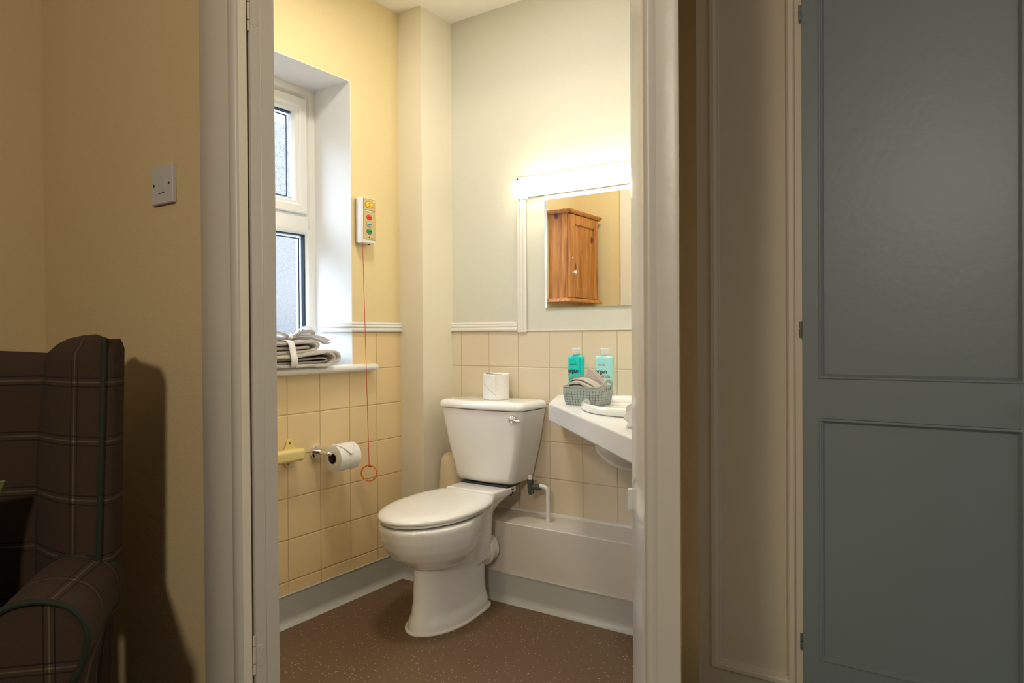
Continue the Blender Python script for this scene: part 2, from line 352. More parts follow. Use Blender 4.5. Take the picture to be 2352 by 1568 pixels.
# coved vinyl skirting
SH = .1108
def cove(b, a, c, n):
    P = [(0, 0), (.030, 0), (.030, .0015)] + [(.005 + .025 * (1 - math.sin(t * PI / 2)), .0015 + .026 * (1 - math.cos(t * PI / 2))) for t in (.2, .4, .6, .8, 1)] + [(.005, SH - .004), (.0065, SH - .003), (.0065, SH), (0, SH)]
    sweep(b, P, a, c, n)
b = B(); cove(b, (XW, YQ, 0), (XW, YP, 0), (1, 0, 0)); st('baseboard_left', b, VSK, ang=50)
b = B(); cove(b, (XW, YP, 0), (XP + .02, YP, 0), (0, -1, 0)); cove(b, (XP, 2.2555, 0), (-.555, 2.2555, 0), (0, -1, 0)); st('baseboard_back', b, VSK, ang=50)
# boxed-in ledge behind the toilet
b = B(); box(b, XP, 2.2555, 0, -.555, YB + .002, .3113); st('trim_5', b, BOXM, bevel=.004)
b = B(); sweep(b, [(0, 0), (.009, 0), (.007, .008), (0, .010)], (XP, YB, .3113), (-.555, YB, .3113), (0, -1, 0)); st('trim_6', b, WHT)
# doorway lining and architraves
b = B()
def ell(cx, cy, rx, ry, a0, a1, n=6): return [(cx + rx * math.cos(a0 + (a1 - a0) * i / n), cy + ry * math.sin(a0 + (a1 - a0) * i / n)) for i in range(n + 1)]
YA = .833
prof = [(-1.332, YD), (-1.332, YA + .003), (-1.329, YA), (-1.240, YA), (-1.236, YA + .003), (-1.233, YA + .0035)] + [(-1.231, YA + .001), (-1.226, YA - .003), (-1.214, YA - .004), (-1.207, YA - .002)] + [(DL, YA + .003), (DL, .8555), (-1.222, .8555), (-1.222, YD)]
prism(b, prof, 0, DH + .02)
st('trim_7', b, TRIM, ang=50)
st('trim_12', bx(DL - .002, YA + .0035, 0, DL + .0008, .8555, DH), mat('cream_edge_lamplight', (.84, .76, .58), .35), smooth=False)  # lighter cream stands in for lamp light on the architrave's inner edge
df = thing('door_frame', (-1.19, .88, 0), 'painted lining of the doorway with a small flush hinge top and bottom', 'door frame')
b = B(); prism(b, [(-1.206, .8625), (-1.1997, .8625), (-1.1942, .8810), (-1.1926, .8822), (-1.1938, .8836), (-1.1868, .9095), (-1.240, .9095), (-1.245, YQ + .005), (-1.235, .8625)], 0, DH)
obj('lining', b, TRIM, df, ang=25, bevel=.0008)
b = B(); prism(b, [(DRX, YA + .012), (DRX - .002, YA + .014), (-.4030, .9130), (-.4045, .9160), (-.4045, .940), (-.36, .940), (-.318, .86), (-.318, YA + .012)], 0, DH)
lr = obj('strike_lining', b, mat('white_gloss_paint', (.84, .84, .83), .22, coat=.5), df, bevel=.001, label='white lining on the latch side of the doorway')
b = B(); box(b, -1.235, YA + .02, DH - .02, -.318, YQ + .006, DH + .01); obj('head', b, TRIM, df)
for zc in (1.700, .408):
    c0 = Vector((-1.1990, .8655, zc)); d = Vector((.0060, .0200, 0)).normalized(); nn = Vector((.0200, -.0060, 0)).normalized()
    pts = [(0, -.021), (.0125, -.021), (.0135, -.017), (.0125, -.008), (.0085, -.002), (.0085, .003), (.0120, .009), (.0135, .017), (.0110, .0215), (0, .0215)]
    b = B(); a_ = [b.verts.new(c0 + d * p - nn * .001 + V(0, 0, q)) for p, q in pts]; c_ = [b.verts.new(c0 + d * p + nn * .0012 + V(0, 0, q)) for p, q in pts]
    b.faces.new(a_); b.faces.new(c_[::-1])
    for i in range(len(pts)): b.faces.new((a_[i], a_[(i + 1) % len(pts)], c_[(i + 1) % len(pts)], c_[i]))
    h_ = obj('hinge', b, TRIM, df, bevel=.0006)
    b = B()
    for dz in (-.036, -.0135, .0225):
        tube(b, [(-1.2010, .8598, zc + dz + .0008), (-1.2010, .8598, zc + dz + (.0345 if dz == -.0135 else .0205))], .0028, 10)
    obj('knuckle', b, TRIMC, h_)
    b = B()
    for p, q in ((.0095, -.015), (.005, 0), (.0095, .015)):
        lathe(b, [(.0019, 0), (.0015, .0006), (.0004, .0002)], c0 + d * p + nn * .0012 + V(0, 0, q), nn, 10)
    obj('screw', b, TRIMC, h_)
b = B(); box(b, -.4062, .917, .775, -.4040, .936, .845); box(b, -.4130, .917, .800, -.4050, .924, .830); obj('strike_plate', b, WHT, df, bevel=.001, label='white painted strike plate')
# right architrave with a bullnose
b = B(); prof = [(-.351, YD + .004), (-.351, YA + .003)] + [(-.3505, YA - .001), (-.347, YA - .006), (-.343, YA - .008), (-.3385, YA - .007), (-.335, YA - .003), (-.333, YA), (-.310, YA), (-.3045, YA + .003), (-.3160, YD + .004)]
prism(b, prof, 0, DH + .02)
st('trim_8', b, TRIM, ang=40)
b = B(); box(b, -1.332, YA, DH, -.3150, YD, DH + .08); st('trim_9', b, TRIM, bevel=.003)
# pale boxed panel on the bathroom side of the partition, seen in the mirror
st('trim_11', bx(-1.80, YQ + .003, 0, -1.318, .962, ZC), IVO, bevel=.002)
# ------------------------------------------------------------------ window
wn = thing('window_1', (XF, (WY0 + WY1) / 2, WZ0), 'white plastic window with a top opening sash and frosted panes', 'window'); wn['kind'] = 'structure'
def rect_frame(b, y0, z0, y1, z1, prof):
    """prof: list of (inset, x) swept round the rectangle with mitred corners"""
    rings = []
    for ins, x in prof: rings.append([V(x, y0 + ins, z0 + ins), V(x, y1 - ins, z0 + ins), V(x, y1 - ins, z1 - ins), V(x, y0 + ins, z1 - ins)])
    rings.append(rings[0]); vs = [[b.verts.new(p) for p in r] for r in rings[:-1]]; vs.append(vs[0])
    for i in range(len(vs) - 1):
        for j in range(4): b.faces.new((vs[i][j], vs[i][(j + 1) % 4], vs[i + 1][(j + 1) % 4], vs[i + 1][j]))
    return b
ZM0, ZM1 = 1.492, 1.556
b = B()
rect_frame(b, WY0, WZ0 - .02, WY1, WZ1, [(0, XF - .07), (0, XF + .004), (.030, XF + .004), (.041, XF - .008), (.043, XF - .028), (.043, XF - .07)])
box(b, XF - .065, WY0 + .04, ZM0, XF + .004, WY1 - .04, ZM1)
obj('frame', b, UPVC, wn, ang=20)
b = B()
rect_frame(b, WY0 + .050, ZM1 + .003, WY1 - .050, WZ1 - .050, [(0, XF - .03), (0, XF + .013), (.004, XF + .016), (.032, XF + .016), (.038, XF + .012), (.040, XF + .007), (.052, XF + .004), (.060, XF - .010), (.060, XF - .03)])
sash = obj('sash', b, UPVC, wn, ang=20)
b = B(); rect_frame(b, WY0 + .104, ZM1 + .060, WY1 - .104, WZ1 - .110, [(0, XF - .03), (0, XF - .0105), (.005, XF - .011), (.005, XF - .03)]); rect_frame(b, WY0 + .116, ZM1 + .072, WY1 - .116, WZ1 - .122, [(0, XF - .034), (0, XF - .031), (.004, XF - .031), (.004, XF - .034)]); obj('gasket', b, GASK, sash, smooth=False)
obj('pane', bx(XF - .032, WY0 + .1, ZM1 + .055, XF - .029, WY1 - .1, WZ1 - .105), GLA, sash, smooth=False)
b = B(); rect_frame(b, WY0 + .025, WZ0 - .0, WY1 - .025, ZM0 + .006, [(0, XF - .02), (0, XF + .005), (.012, XF + .002), (.020, XF - .010), (.020, XF - .02)])
bead = obj('glazing_bead', b, UPVC, wn, ang=20)
b = B(); rect_frame(b, WY0 + .045, WZ0 + .020, WY1 - .045, ZM0 - .014, [(0, XF - .03), (0, XF - .0105), (.005, XF - .011), (.005, XF - .03)]); rect_frame(b, WY0 + .058, WZ0 + .033, WY1 - .058, ZM0 - .027, [(0, XF - .034), (0, XF - .031), (.004, XF - .031), (.004, XF - .034)]); obj('gasket', b, GASK, bead, smooth=False)
obj('pane', bx(XF - .032, WY0 + .04, WZ0 + .015, XF - .029, WY1 - .04, ZM0 - .008), GLB, wn, smooth=False)
# sill board
b = B(); box(b, XF, WY0, WZ0 - .028, XW, WY1, WZ0)
prof = [(XW - .01, WZ0 - .028)] + [(-2.050 + .013 * math.sin(t), WZ0 - .014 - .0138 * math.cos(t)) for t in [i * PI / 8 for i in range(9)]] + [(XW - .01, WZ0)]
y0, y1 = WY0 - .10, 2.058
rings = [[V(x, y, z) for x, z in prof] for y in (y0, y1)]
for k in range(1, 5):
    a = k * PI / 8; s = .35 + .65 * math.cos(a); rings.append([V(XW - .01 + (x - XW + .01) * (.75 + .25 * math.cos(a)), y1 + .014 * math.sin(a), WZ0 - .014 + (z - WZ0 + .014) * s) for x, z in prof])
loft(b, rings)
sl = obj('window_sill', b, WHT); sl['kind'] = 'structure'; sl.name = 'trim_10'; ORI['trim_10'] = ORI['window_sill']
tag(sl, 'white rounded window sill board under the frosted window', 'sill')

# ================================================================== FITTINGS
CX = -1.655
# ---- toilet
to = thing('toilet', (CX, 2.05, 0), 'white ceramic close-coupled toilet with its lid down, against the back wall', 'toilet')
def rot(p, deg, px=None):
    a = math.radians(deg); px = CX if px is None else px; x, y = p.x - px, p.y - 2.2
    return V(px + x * math.cos(a) - y * math.sin(a), 2.2 + x * math.sin(a) + y * math.cos(a), p.z)
def egg(z, yf, yb, hw, hb=None, p=2.0, n=48, cx=CX, ym=None):
    """plan outline: front half an ellipse, rear half squarer; Y decreases to the front"""
    hb = hb or hw; ym = ym if ym is not None else yf + (yb - yf) * .48; out = []
    for k in range(n):
        a = 2 * PI * k / n; s, c = math.sin(a), math.cos(a)
        if c >= 0: x = hw * math.copysign(abs(s) ** 1.0, s); y = ym - (ym - yf) * c
        else:
            q = .42; x = math.copysign(abs(s) ** q, s); t = abs(c) ** q; w_ = hw + (hb - hw) * t; x *= w_; y = ym + (yb - ym) * t
        out.append(V(cx + x, y, z))
    return [rot(p, 3.5) for p in out]
b = B()
# bowl
loft(b, [egg(.222, 1.86, 2.06, .075, .06), egg(.230, 1.825, 2.08, .105, .075), egg(.247, 1.79, 2.10, .128, .085), egg(.276, 1.755, 2.12, .149, .095), egg(.311, 1.728, 2.14, .163, .10), egg(.346, 1.712, 2.15, .170, .105), egg(.380, 1.704, 2.155, .171, .108), egg(.394, 1.706, 2.155, .169, .108)])
# pedestal: a slim front column flaring to the foot and a rear trap body
loft(b, [egg(.0, 1.812, 2.205, .104, .096), egg(.030, 1.817, 2.203, .097, .091), egg(.055, 1.826, 2.20, .084, .082), egg(.10, 1.835, 2.198, .080, .078), egg(.17, 1.840, 2.195, .079, .080), egg(.24, 1.845, 2.195, .084, .090), egg(.30, 1.85, 2.195, .09, .1)])
loft(b, [egg(.18, 2.03, 2.20, .085, .088), egg(.26, 2.02, 2.205, .10, .10), egg(.33, 1.98, 2.215, .105, .10), egg(.380, 1.95, 2.22, .113, .108), egg(.395, 1.95, 2.22, .111, .106)])
# rear shelf that carries the cistern
loft(b, [[V(CX + x, y, z) for x, y in ((-w_, 2.17), (w_, 2.17), (w_, yb_), (-w_, yb_))] for z, w_, yb_ in ((.345, .080, 2.215), (.385, .098, 2.235), (.410, .112, 2.28), (.420, .120, 2.33), (.444, .121, 2.33))])
pan = obj('pan', b, CER, to, mods=[('REMESH', dict(mode='VOXEL', voxel_size=.0045, use_smooth_shade=True)), ('SMOOTH', dict(factor=.6, iterations=6))])
b = B()
fo = [egg(0, 1.806, 2.211, .110, .102), egg(.004, 1.806, 2.211, .110, .102), egg(.009, 1.813, 2.206, .102, .096)]
loft(b, fo); obj('floor_seal', b, WHT, to, label='white sealant bead round the foot')
for sx, yy in ((1, 1.985), (-1, 1.985)):
    b = B(); lathe(b, [(.008, 0), (.008, .004), (.005, .008), (.001, .0095)], (CX + sx * .083, yy + .04, .045), (sx, 0, .55), 14); obj('bolt_cap', b, PLA, to)
def lid_outline(z, g=0.0, n=40, yb=2.178):
    out = []
    yf, ym, hw, hb = 1.684 - g, 1.96, .177 + g, .122 + g * .5
    for k in range(n + 1):
        a = -PI / 2 + PI * k / n; out.append(V(CX + hw * math.sin(a), ym - (ym - yf) * math.cos(a), z))
    # rear: taper then chamfered corners
    out += [V(CX + hw * .985, 2.02, z), V(CX + hw * .93, 2.085, z), V(CX + hw * .84, 2.125, z), V(CX + hb + .012, 2.158, z), V(CX + hb - .012, 2.174 + g * .3, z), V(CX + hb * .5, yb + g * .3, z)]
    out += [V(CX - (p.x - CX), p.y, z) for p in out[-6:][::-1]]
    return [rot(V(p.x - .028, p.y + .018, p.z - .006), 6.5, CX - .028) for p in out]
b = B(); loft(b, [lid_outline(.4045, -.022), lid_outline(.4060, -.012), lid_outline(.414, -.010), lid_outline(.4155, -.016)]); obj('seat', b, SEATM, to, ang=50)
b = B(); loft(b, [lid_outline(.4175, -.010), lid_outline(.4170, -.003), lid_outline(.4200, .0), lid_outline(.4260, .0), lid_outline(.4310, -.006), lid_outline(.4375, -.020), lid_outline(.4400, -.040), lid_outline(.4405, -.07)]); obj('lid', b, SEATM, to, ang=60)
for sx in (-1, 1):
    b = B(); lathe(b, [(.015, 0), (.015, .012), (.013, .018), (.006, .022)], (CX + sx * .078, 2.182, .405), (0, 0, 1), 16); obj('seat_hinge', b, PLA, to)
# cistern
def tank(z, w_, yf, yb, bow=.012, r=.03, n=8):
    pts = []; CX = -1.664
    def arc(cx, cy, a0, a1):
        for i in range(n + 1):
            a = a0 + (a1 - a0) * i / n; pts.append((cx + r * math.cos(a), cy + r * math.sin(a)))
    arc(CX + w_ - r, yb - r * .3, 0, 0.001); arc(CX - w_ + r, yb - r * .3, PI - .001, PI)
    arc(CX - w_ + r, yf + r, PI, PI * 1.5)
    for i in range(1, 12): t = i / 12; pts.append((CX - w_ + r + (2 * w_ - 2 * r) * t, yf - bow * math.sin(PI * t)))
    arc(CX + w_ - r, yf + r, PI * 1.5, 2 * PI)
    return [V(x, y, z) for x, y in pts]
ct = 2.440
b = B(); loft(b, [tank(.450, .110, 2.30, ct - .02, .004), tank(.452, .130, 2.285, ct - .015, .006), tank(.460, .141, 2.276, ct - .01, .010), tank(.480, .149, 2.272, ct - .006, .011), tank(.60, .178, 2.262, ct, .014), tank(.69, .196, 2.254, ct, .016), tank(.752, .206, 2.250, ct, .018)])
cis = obj('cistern', b, CER, to, ang=60)
b = B(); loft(b, [tank(.7545, .206, 2.249, ct, .018), tank(.756, .211, 2.243, ct, .019), tank(.762, .2125, 2.241, ct, .019), tank(.772, .2115, 2.243, ct, .019), tank(.781, .207, 2.248, ct, .019, .028), tank(.786, .199, 2.256, ct, .018, .025), tank(.788, .188, 2.268, ct - .01, .016, .02)])
obj('cistern_lid', b, CER, to, ang=60)
b = B(); lathe(b, [(.0175, -.002), (.0175, .004), (.015, .009), (.008, .013), (.002, .0145)], (-1.497, 2.2465, .7235), (0, -1, 0), 28)
tube(b, smoothpath([(-1.497, 2.235, .7235), (-1.485, 2.224, .7235), (-1.462, 2.216, .723), (-1.440, 2.212, .7225)], 5), [.0045] * 10 + [.0040] * 4 + [.0048, .003], 10); obj('flush_lever', b, CHR, to, ang=60)
b = B(); box(b, CX - .110, 2.262, .4445, CX + .118, 2.36, .451); obj('coupling_gasket', b, BLK, to, label='black rubber coupling gasket')
for sx in (.112,):
    b = B(); lathe(b, [(.012, 0), (.012, .004), (.004, .006), (.004, .03)], (CX + sx, 2.30, .436), (0, 0, -1), 8); box(b, CX + sx - .012, 2.297, .416, CX + sx + .012, 2.303, .424); obj('wing_nut', b, BLK, to)
# soil connector
b = B(); c0 = V(-1.600, 2.175, .195); ax = V(.55, .80, 0).normalized()
lathe(b, [(.044, -.02), (.044, .012), (.056, .014), (.060, .018), (.060, .030), (.055, .033), (.060, .036), (.064, .041), (.064, .050), (.058, .053), (.050, .055), (.050, .085)], (-1.628, 2.168, .205), V(.22, .97, 0).normalized(), 40); obj('soil_connector', b, PLA, to, ang=35)
# ---- water feed pipe
wp = thing('water_pipe', (-1.41, 2.34, .3113), 'white plastic water pipe with a dark grey elbow valve rising to the cistern', 'pipe')
b = B(); tube(b, smoothpath([(-1.395, 2.345, .311), (-1.395, 2.345, .40), (-1.395, 2.345, .430), (-1.402, 2.343, .446), (-1.420, 2.340, .452), (-1.436, 2.338, .452)], 5), .0085, 14); tube(b, [(-1.472, 2.335, .49), (-1.472, 2.335, .462)], .0085, 14); obj('pipe', b, PLA, wp)
b = B(); lathe(b, [(.009, 0), (.0135, .001), (.0135, .016), (.0115, .018), (.0115, .03), (.010, .036), (.010, .058), (.006, .062)], (-1.472, 2.335, .476), (0, 0, -1), 18)
lathe(b, [(.0135, 0), (.0135, .016), (.011, .018), (.011, .032), (.0095, .034), (.0095, .05)], (-1.428, 2.338, .448), (-1, -.06, -.12), 18); lathe(b, [(.006, 0), (.006, .02), (.003, .022)], (-1.462, 2.335, .440), (.2, -.3, -1), 10); obj('elbow_valve', b, PIPEG, wp, ang=35)
# ---- cream container behind toilet
b = B()
def rr(cx, cy, z, hx, hy, r, n=6):
    out = []
    for sx, sy, a0 in ((1, 1, 0), (-1, 1, PI / 2), (-1, -1, PI), (1, -1, 1.5 * PI)):
        for i in range(n + 1):
            a = a0 + PI / 2 * i / n; out.append(V(cx + sx * (hx - r) + r * math.cos(a), cy + sy * (hy - r) + r * math.sin(a), z))
    return out
loft(b, [rr(-1.878, 2.352, z, h, h * .72, h * .6) for z, h in ((.3115, .060), (.314, .064), (.40, .066), (.50, .057), (.525, .050), (.538, .040), (.545, .026), (.547, .008))])
tag(obj('toilet_brush_holder', b, BRUSH), 'cream rounded plastic container on the ledge behind the toilet', 'container')
# ---- toilet rolls
def roll(name, c, axis, r, ln, flap, label):
    t = thing(name, tuple(c), label, 'toilet roll'); ax = Vector(axis)
    b = B(); x, y = frame_of(ax); n = 64; rings = []; c = Vector(c)
    for rr_, h in ((.0215, 0), (r - .002, 0), (r, .0015), (r + .0004, ln * .3), (r - .0002, ln * .7), (r, ln - .0015), (r - .002, ln), (.0215, ln), (.0205, ln * .5)):
        rings.append([c + ax * h + x * (rr_ * math.cos(2 * PI * k / n)) + y * (rr_ * math.sin(2 * PI * k / n)) for k in range(n)])
    rings.append(rings[0]); loft(b, rings, cap=False); obj('paper', b, PAP, t, ang=50)
    b = B(); rings = []
    for rr_, h in ((.0195, .0005), (.0212, .0005), (.0212, ln - .0005), (.0195, ln - .0005), (.0195, .0005)): rings.append([c + ax * h + x * (rr_ * math.cos(2 * PI * k / 32)) + y * (rr_ * math.sin(2 * PI * k / 32)) for k in range(32)])
    loft(b, rings, cap=False); obj('core', b, CARD, t); flap(t, c, ax, x, y, r, ln); return t
def flap_tri(t, c, ax, x, y, r, ln):
    """last sheet folded to a point, lying on the curved face turned to the viewer"""
    b = B(); up = V(0, 0, 1); out = (ax.cross(up)).normalized(); out = out if out.x > 0 else -out
    rows = []
    for i in range(13):
        v = i / 12; a = math.radians(78 - 62 * v)     # from the top down the front
        half = (1 - v) * .5; cen = .5 + .10 * v * 0
        lo = .02 + .46 * v * .9; hi = .99 - .46 * v
        row = []
        for j in range(9):
            u = lo + (hi - lo) * j / 8; rad = r + .0012 + .004 * v * v
            row.append(c + ax * (ln * u) + out * (rad * math.cos(a)) + up * (rad * math.sin(a)))
        rows.append(row)
    loft(b, rows, closed=False); o = obj('folded_sheet', b, PAP, t, mods=[('SOLIDIFY', dict(thickness=.0012, offset=1))])
HA = V(0, 1, 0)
roll('toilet_roll', (-2.008, 1.783, .592), (0, 1, 0), .0515, .102, flap_tri, 'white toilet roll on the chrome holder with its end folded to a point')['group'] = 'toilet rolls'
def flap_top(t, c, ax, x, y, r, ln):
    b = B(); rows = []
    for i in range(11):
        v = i / 10; row = []
        for j in range(13):
            a = math.radians(-118 + 62 * j / 12 + 0); lo = ln * (.96 - .0 * v)
            z = ln * (1.0 - v * (.35 + .5 * (j / 12))); rad = r + .0014 + .002 * math.sin(j * 1.1) * .3
            row.append(V(c.x + rad * math.cos(a), c.y + rad * math.sin(a), c.z + z))
        rows.append(row)
    loft(b, rows, closed=False); obj('folded_sheet', b, PAP, t, mods=[('SOLIDIFY', dict(thickness=.001, offset=1))])
    b = B(); rows = []
    for i in range(9):
        rows.append([V(c.x + (.02 + (r - .02) * i / 8) * math.cos(a), c.y + (.02 + (r - .02) * i / 8) * math.sin(a), c.z + ln + .003 * math.sin(i * .9) * math.sin(a * 3 + .5) + .0025) for a in [math.radians(-130 + 100 * j / 14) for j in range(15)]])
    loft(b, rows, closed=False); obj('tucked_paper', b, PAP, t, mods=[('SOLIDIFY', dict(thickness=.001, offset=1))])
roll('toilet_roll', (-1.648, 2.352, .7885), (0, 0, 1), .0545, .106, flap_top, 'white toilet roll standing upright on top of the cistern')['group'] = 'toilet rolls'
# ---- chrome roll holder
rh = thing('toilet_roll_holder', (XW, 1.765, .612), 'chrome toilet roll holder on the tiled wall under the window', 'toilet roll holder')
b = B(); lathe(b, [(.026, 0), (.0265, .002), (.0265, .011), (.025, .013), (.0, .0132)], (XW, 1.765, .614), (1, 0, 0), 40); obj('wall_plate', b, CHR, rh, ang=40)
b = B(); tube(b, smoothpath([(XW + .01, 1.765, .614), (-2.05, 1.765, .614), (-2.022, 1.765, .613), (-2.012, 1.768, .612), (-2.008, 1.778, .611), (-2.008, 1.80, .611), (-2.008, 1.875, .611)], 4), .0078, 14); obj('arm', b, CHR, rh)
# ---- cream grab rail end
gr = thing('grab_rail', (XW, 1.45, .6), 'cream plastic grab rail fixed to the tiles left of the toilet roll', 'grab rail')
b = B()
def rail_ring(y, s=1, dx=0): return [V(-2.040 + dx + p.x * s, y, .624 + p.y * s) for p in [V(q.x, q.y, 0) for q in rr(0, 0, 0, .019, .0225, .013)]]
loft(b, [rail_ring(1.10), rail_ring(1.655), rail_ring(1.666, .97, -.001), rail_ring(1.674, .88, -.004), rail_ring(1.679, .72, -.008), rail_ring(1.681, .5, -.012)]); obj('bar', b, CRM, gr, ang=60)
b = B(); pts = []
for i in range(17): a = -PI * .05 + PI * 1.1 * i / 16; pts.append((1.643 + .0155 * math.cos(a), .664 + .0155 * math.sin(a)))
pts += [(1.618, .64), (1.612, .628), (1.612, .606)]
for i in range(13): a = PI * 1.0 + PI * i / 12; pts.append((1.633 + .0145 * math.cos(a), .592 + .0145 * math.sin(a)))
pts += [(1.650, .606), (1.668, .618), (1.668, .640)]
vs0 = [b.verts.new((XW, y, z)) for y, z in pts]; vs1 = [b.verts.new((XW + .007, y, z)) for y, z in pts]; b.faces.new(vs0); b.faces.new(vs1[::-1])
for i in range(len(pts)): b.faces.new((vs0[i], vs0[(i + 1) % len(pts)], vs1[(i + 1) % len(pts)], vs1[i]))
box(b, XW, 1.615, .606, -2.05, 1.668, .642); obj('bracket', b, CRM, gr, bevel=.002)
for y, z in ((1.643, .664), (1.633, .590)):
    b = B(); lathe(b, [(.005, 0), (.005, .001), (.002, .0015)], (XW + .0072, y, z), (1, 0, 0), 14); obj('screw', b, HING, gr, label='steel screw')
# ---- call unit with pull cord
cu = thing('nurse_call_unit', (XW, 2.02, 1.42), 'white call unit with yellow, red, grey and green buttons beside the window', 'call unit')
XQ = -2.040
obj('back_plate', bx(XW, 1.979, 1.432, XW + .010, 2.050, 1.612), mat('taupe_plastic', (.42, .30, .17), .5), cu, bevel=.002)
obj('case', bx(XW + .012, 1.977, 1.431, XQ, 2.055, 1.616), PLA, cu, bevel=.005)
obj('case_middle', bx(XW + .008, 1.979, 1.434, XW + .014, 2.052, 1.612), PLA, cu)
def unit(y0, z0, y1, z1):
    f_ = obj('face_label', bx(XQ, y0, z0, XQ + .0008, y1, z1), mat('brown_border', (.25, .17, .05), .5), cu, smooth=False)
    obj('face_panel', bx(XQ + .0005, y0 + .0015, z0 + .0015, XQ + .0013, y1 - .0015, z1 - .0015), PAN, f_, smooth=False)
unit(1.985, 1.565, 2.051, 1.612); unit(1.985, 1.447, 2.051, 1.561)
def disc(name, y, z, ry, rz_, m, h=.0022, par=None):
    b = B(); rg = [[V(XQ + .001 + hh_, y + ry * s * math.cos(a), z + rz_ * s * math.sin(a)) for a in [2 * PI * k / 28 for k in range(28)]] for s, hh_ in ((1, 0), (1, h * .7), (.93, h))]
    loft(b, rg); return obj(name, b, m, par or cu, ang=40)
ring_m = mat('dark_button_rim', (.06, .05, .02), .5)
disc('button_rim', 2.017, 1.588, .0235, .0142, ring_m, .0012); yb_ = disc('call_button', 2.017, 1.588, .0222, .0130, PYEL)
for s, dz in (('PRESS', .0035), ('TO', -.0016), ('CALL', -.0068)): text(s, INK, yb_, (XQ + .0035, 2.017, 1.588 + dz), (0, 1, 0), (0, 0, 1), .0052 if s != 'TO' else .0036)
disc('indicator_lamp', 2.043, 1.604, .0055, .0050, mat('pale_yellow_lens', (.85, .75, .25), .3), .0016)
for z, m_, nm in ((1.5370, PRED, 'red'), (1.5085, PGRY, 'grey'), (1.4795, PGRN, 'green')):
    disc('button_rim', 2.017, z, .0158, .0115, ring_m, .0012); q_ = disc(nm + '_button', 2.017, z, .0150, .0107, m_)
    b = B()
    for k in range(-4, 5): box(b, XQ + .0032, 2.017 + k * .0026 - .0008, z - .0012, XQ + .0036, 2.017 + k * .0026 + .0010, z + .0010 + .0005 * (k % 2))
    obj('worn_lettering', b, INK, q_, smooth=False)
b = B(); box(b, XQ + .001, 2.004, 1.4555, XQ + .0017, 2.013, 1.457); box(b, XQ + .001, 2.015, 1.4535, XQ + .0017, 2.019, 1.4595); box(b, XQ + .001, 2.026, 1.4525, XQ + .0017, 2.046, 1.454); obj('maker_mark', b, INK, cu, smooth=False)
b = B(); lathe(b, [(.005, 0), (.004, .004)], (-2.055, 2.03, 1.4315), (0, 0, -1), 12); obj('cord_outlet', b, BLK, cu)
b = B(); CT = V(-2.048, 1.988, 1.434); CB = V(-2.030, 1.996, .535)
tube(b, [CT, CT.lerp(CB, .3), CT.lerp(CB, .6), CB], .0013, 8); tube(b, smoothpath([CB, CB + V(.002, .004, -.004), CB + V(0, -.002, -.008), CB + V(.003, .005, -.010), CB + V(.003, .009, -.013)], 4), .0018, 8); obj('pull_cord', b, REDC, cu)
b = B(); rc = CB + V(0, 0, -.0355); RM = .0315; f1 = V(.832, .554, 0); f2 = V(0, 0, 1)
pts = [rc + f1 * (RM * math.cos(2 * PI * k / 48)) + f2 * (RM * math.sin(2 * PI * k / 48)) for k in range(48)]
rings = []; nf = f1.cross(f2)
for k, p in enumerate(pts): o_ = (p - rc).normalized(); rings.append([p + o_ * (.0031 * math.cos(2 * PI * j / 10)) + nf * (.0045 * math.sin(2 * PI * j / 10)) for j in range(10)])
rings.append(rings[0]); loft(b, rings, cap=False); obj('pull_ring', b, ORG, cu, label='orange plastic pull ring')
# ---- towels on sill
def folded(bm, path, x0, x1, th, nx=10, wob=.003, seed=1):
    """sheet of thickness th following path in (y,z), extruded in X, soft irregular edge"""
    rnd = random.Random(seed); P = smoothpath([V(0, y, z) for y, z in path], 5); rings = []
    for i in range(nx + 1):
        t = i / nx; x = x0 + (x1 - x0) * t; edge = min(t, 1 - t); k = min(1, .62 + edge * 6)
        dy = wob * math.sin(t * 5 + seed); up = []; lo = []
        for j, p in enumerate(P):
            d = (P[min(j + 1, len(P) - 1)] - P[max(j - 1, 0)]).normalized(); nrm = V(0, -d.z, d.y); h = th * .5 * k * (1 + .12 * math.sin(j * .9 + i * 1.3 + seed))
            q = V(x, p.y + dy, p.z); up.append(q + nrm * h); lo.append(q - nrm * h)
        rings.append(up + lo[::-1])
    return loft(bm, rings)
tl = thing('folded_towel', (-2.16, 1.70, WZ0), 'grey terry bath towel folded flat on the window sill, lowest of the stack', 'towel', 'folded towels on the window sill')
Z = WZ0 + .0005
b = B(); folded(b, [(1.46, Z + .007), (1.60, Z + .007), (1.70, Z + .006), (1.76, Z + .004), (1.795, Z + .008), (1.812, Z + .026), (1.808, Z + .043), (1.785, Z + .053), (1.74, Z + .052), (1.68, Z + .045), (1.60, Z + .039), (1.46, Z + .037)], -2.21, -2.024, .0165, seed=2); obj('outer_fold', b, TOW, tl, ang=80)
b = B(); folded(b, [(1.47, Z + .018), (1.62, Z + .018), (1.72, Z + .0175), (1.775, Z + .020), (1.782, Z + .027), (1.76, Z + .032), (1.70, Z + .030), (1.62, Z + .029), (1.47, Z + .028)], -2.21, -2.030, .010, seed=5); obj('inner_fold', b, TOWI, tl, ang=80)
b = B(); folded(b, [(1.50, Z + .008), (1.80, Z + .009), (1.90, Z + .008), (1.926, Z + .018), (1.930, Z + .036), (1.915, Z + .050), (1.87, Z + .055), (1.80, Z + .053), (1.50, Z + .052)], -2.27, -2.12, .014, seed=7); folded(b, [(1.52, Z + .03), (1.88, Z + .03)], -2.26, -2.13, .026, seed=7); obj('rear_fold', b, TOW, tl, ang=80)
tu = thing('folded_towel', (-2.16, 1.66, WZ0 + .06), 'smaller grey terry hand towel folded on top of the bath towel on the sill', 'towel', 'folded towels on the window sill')
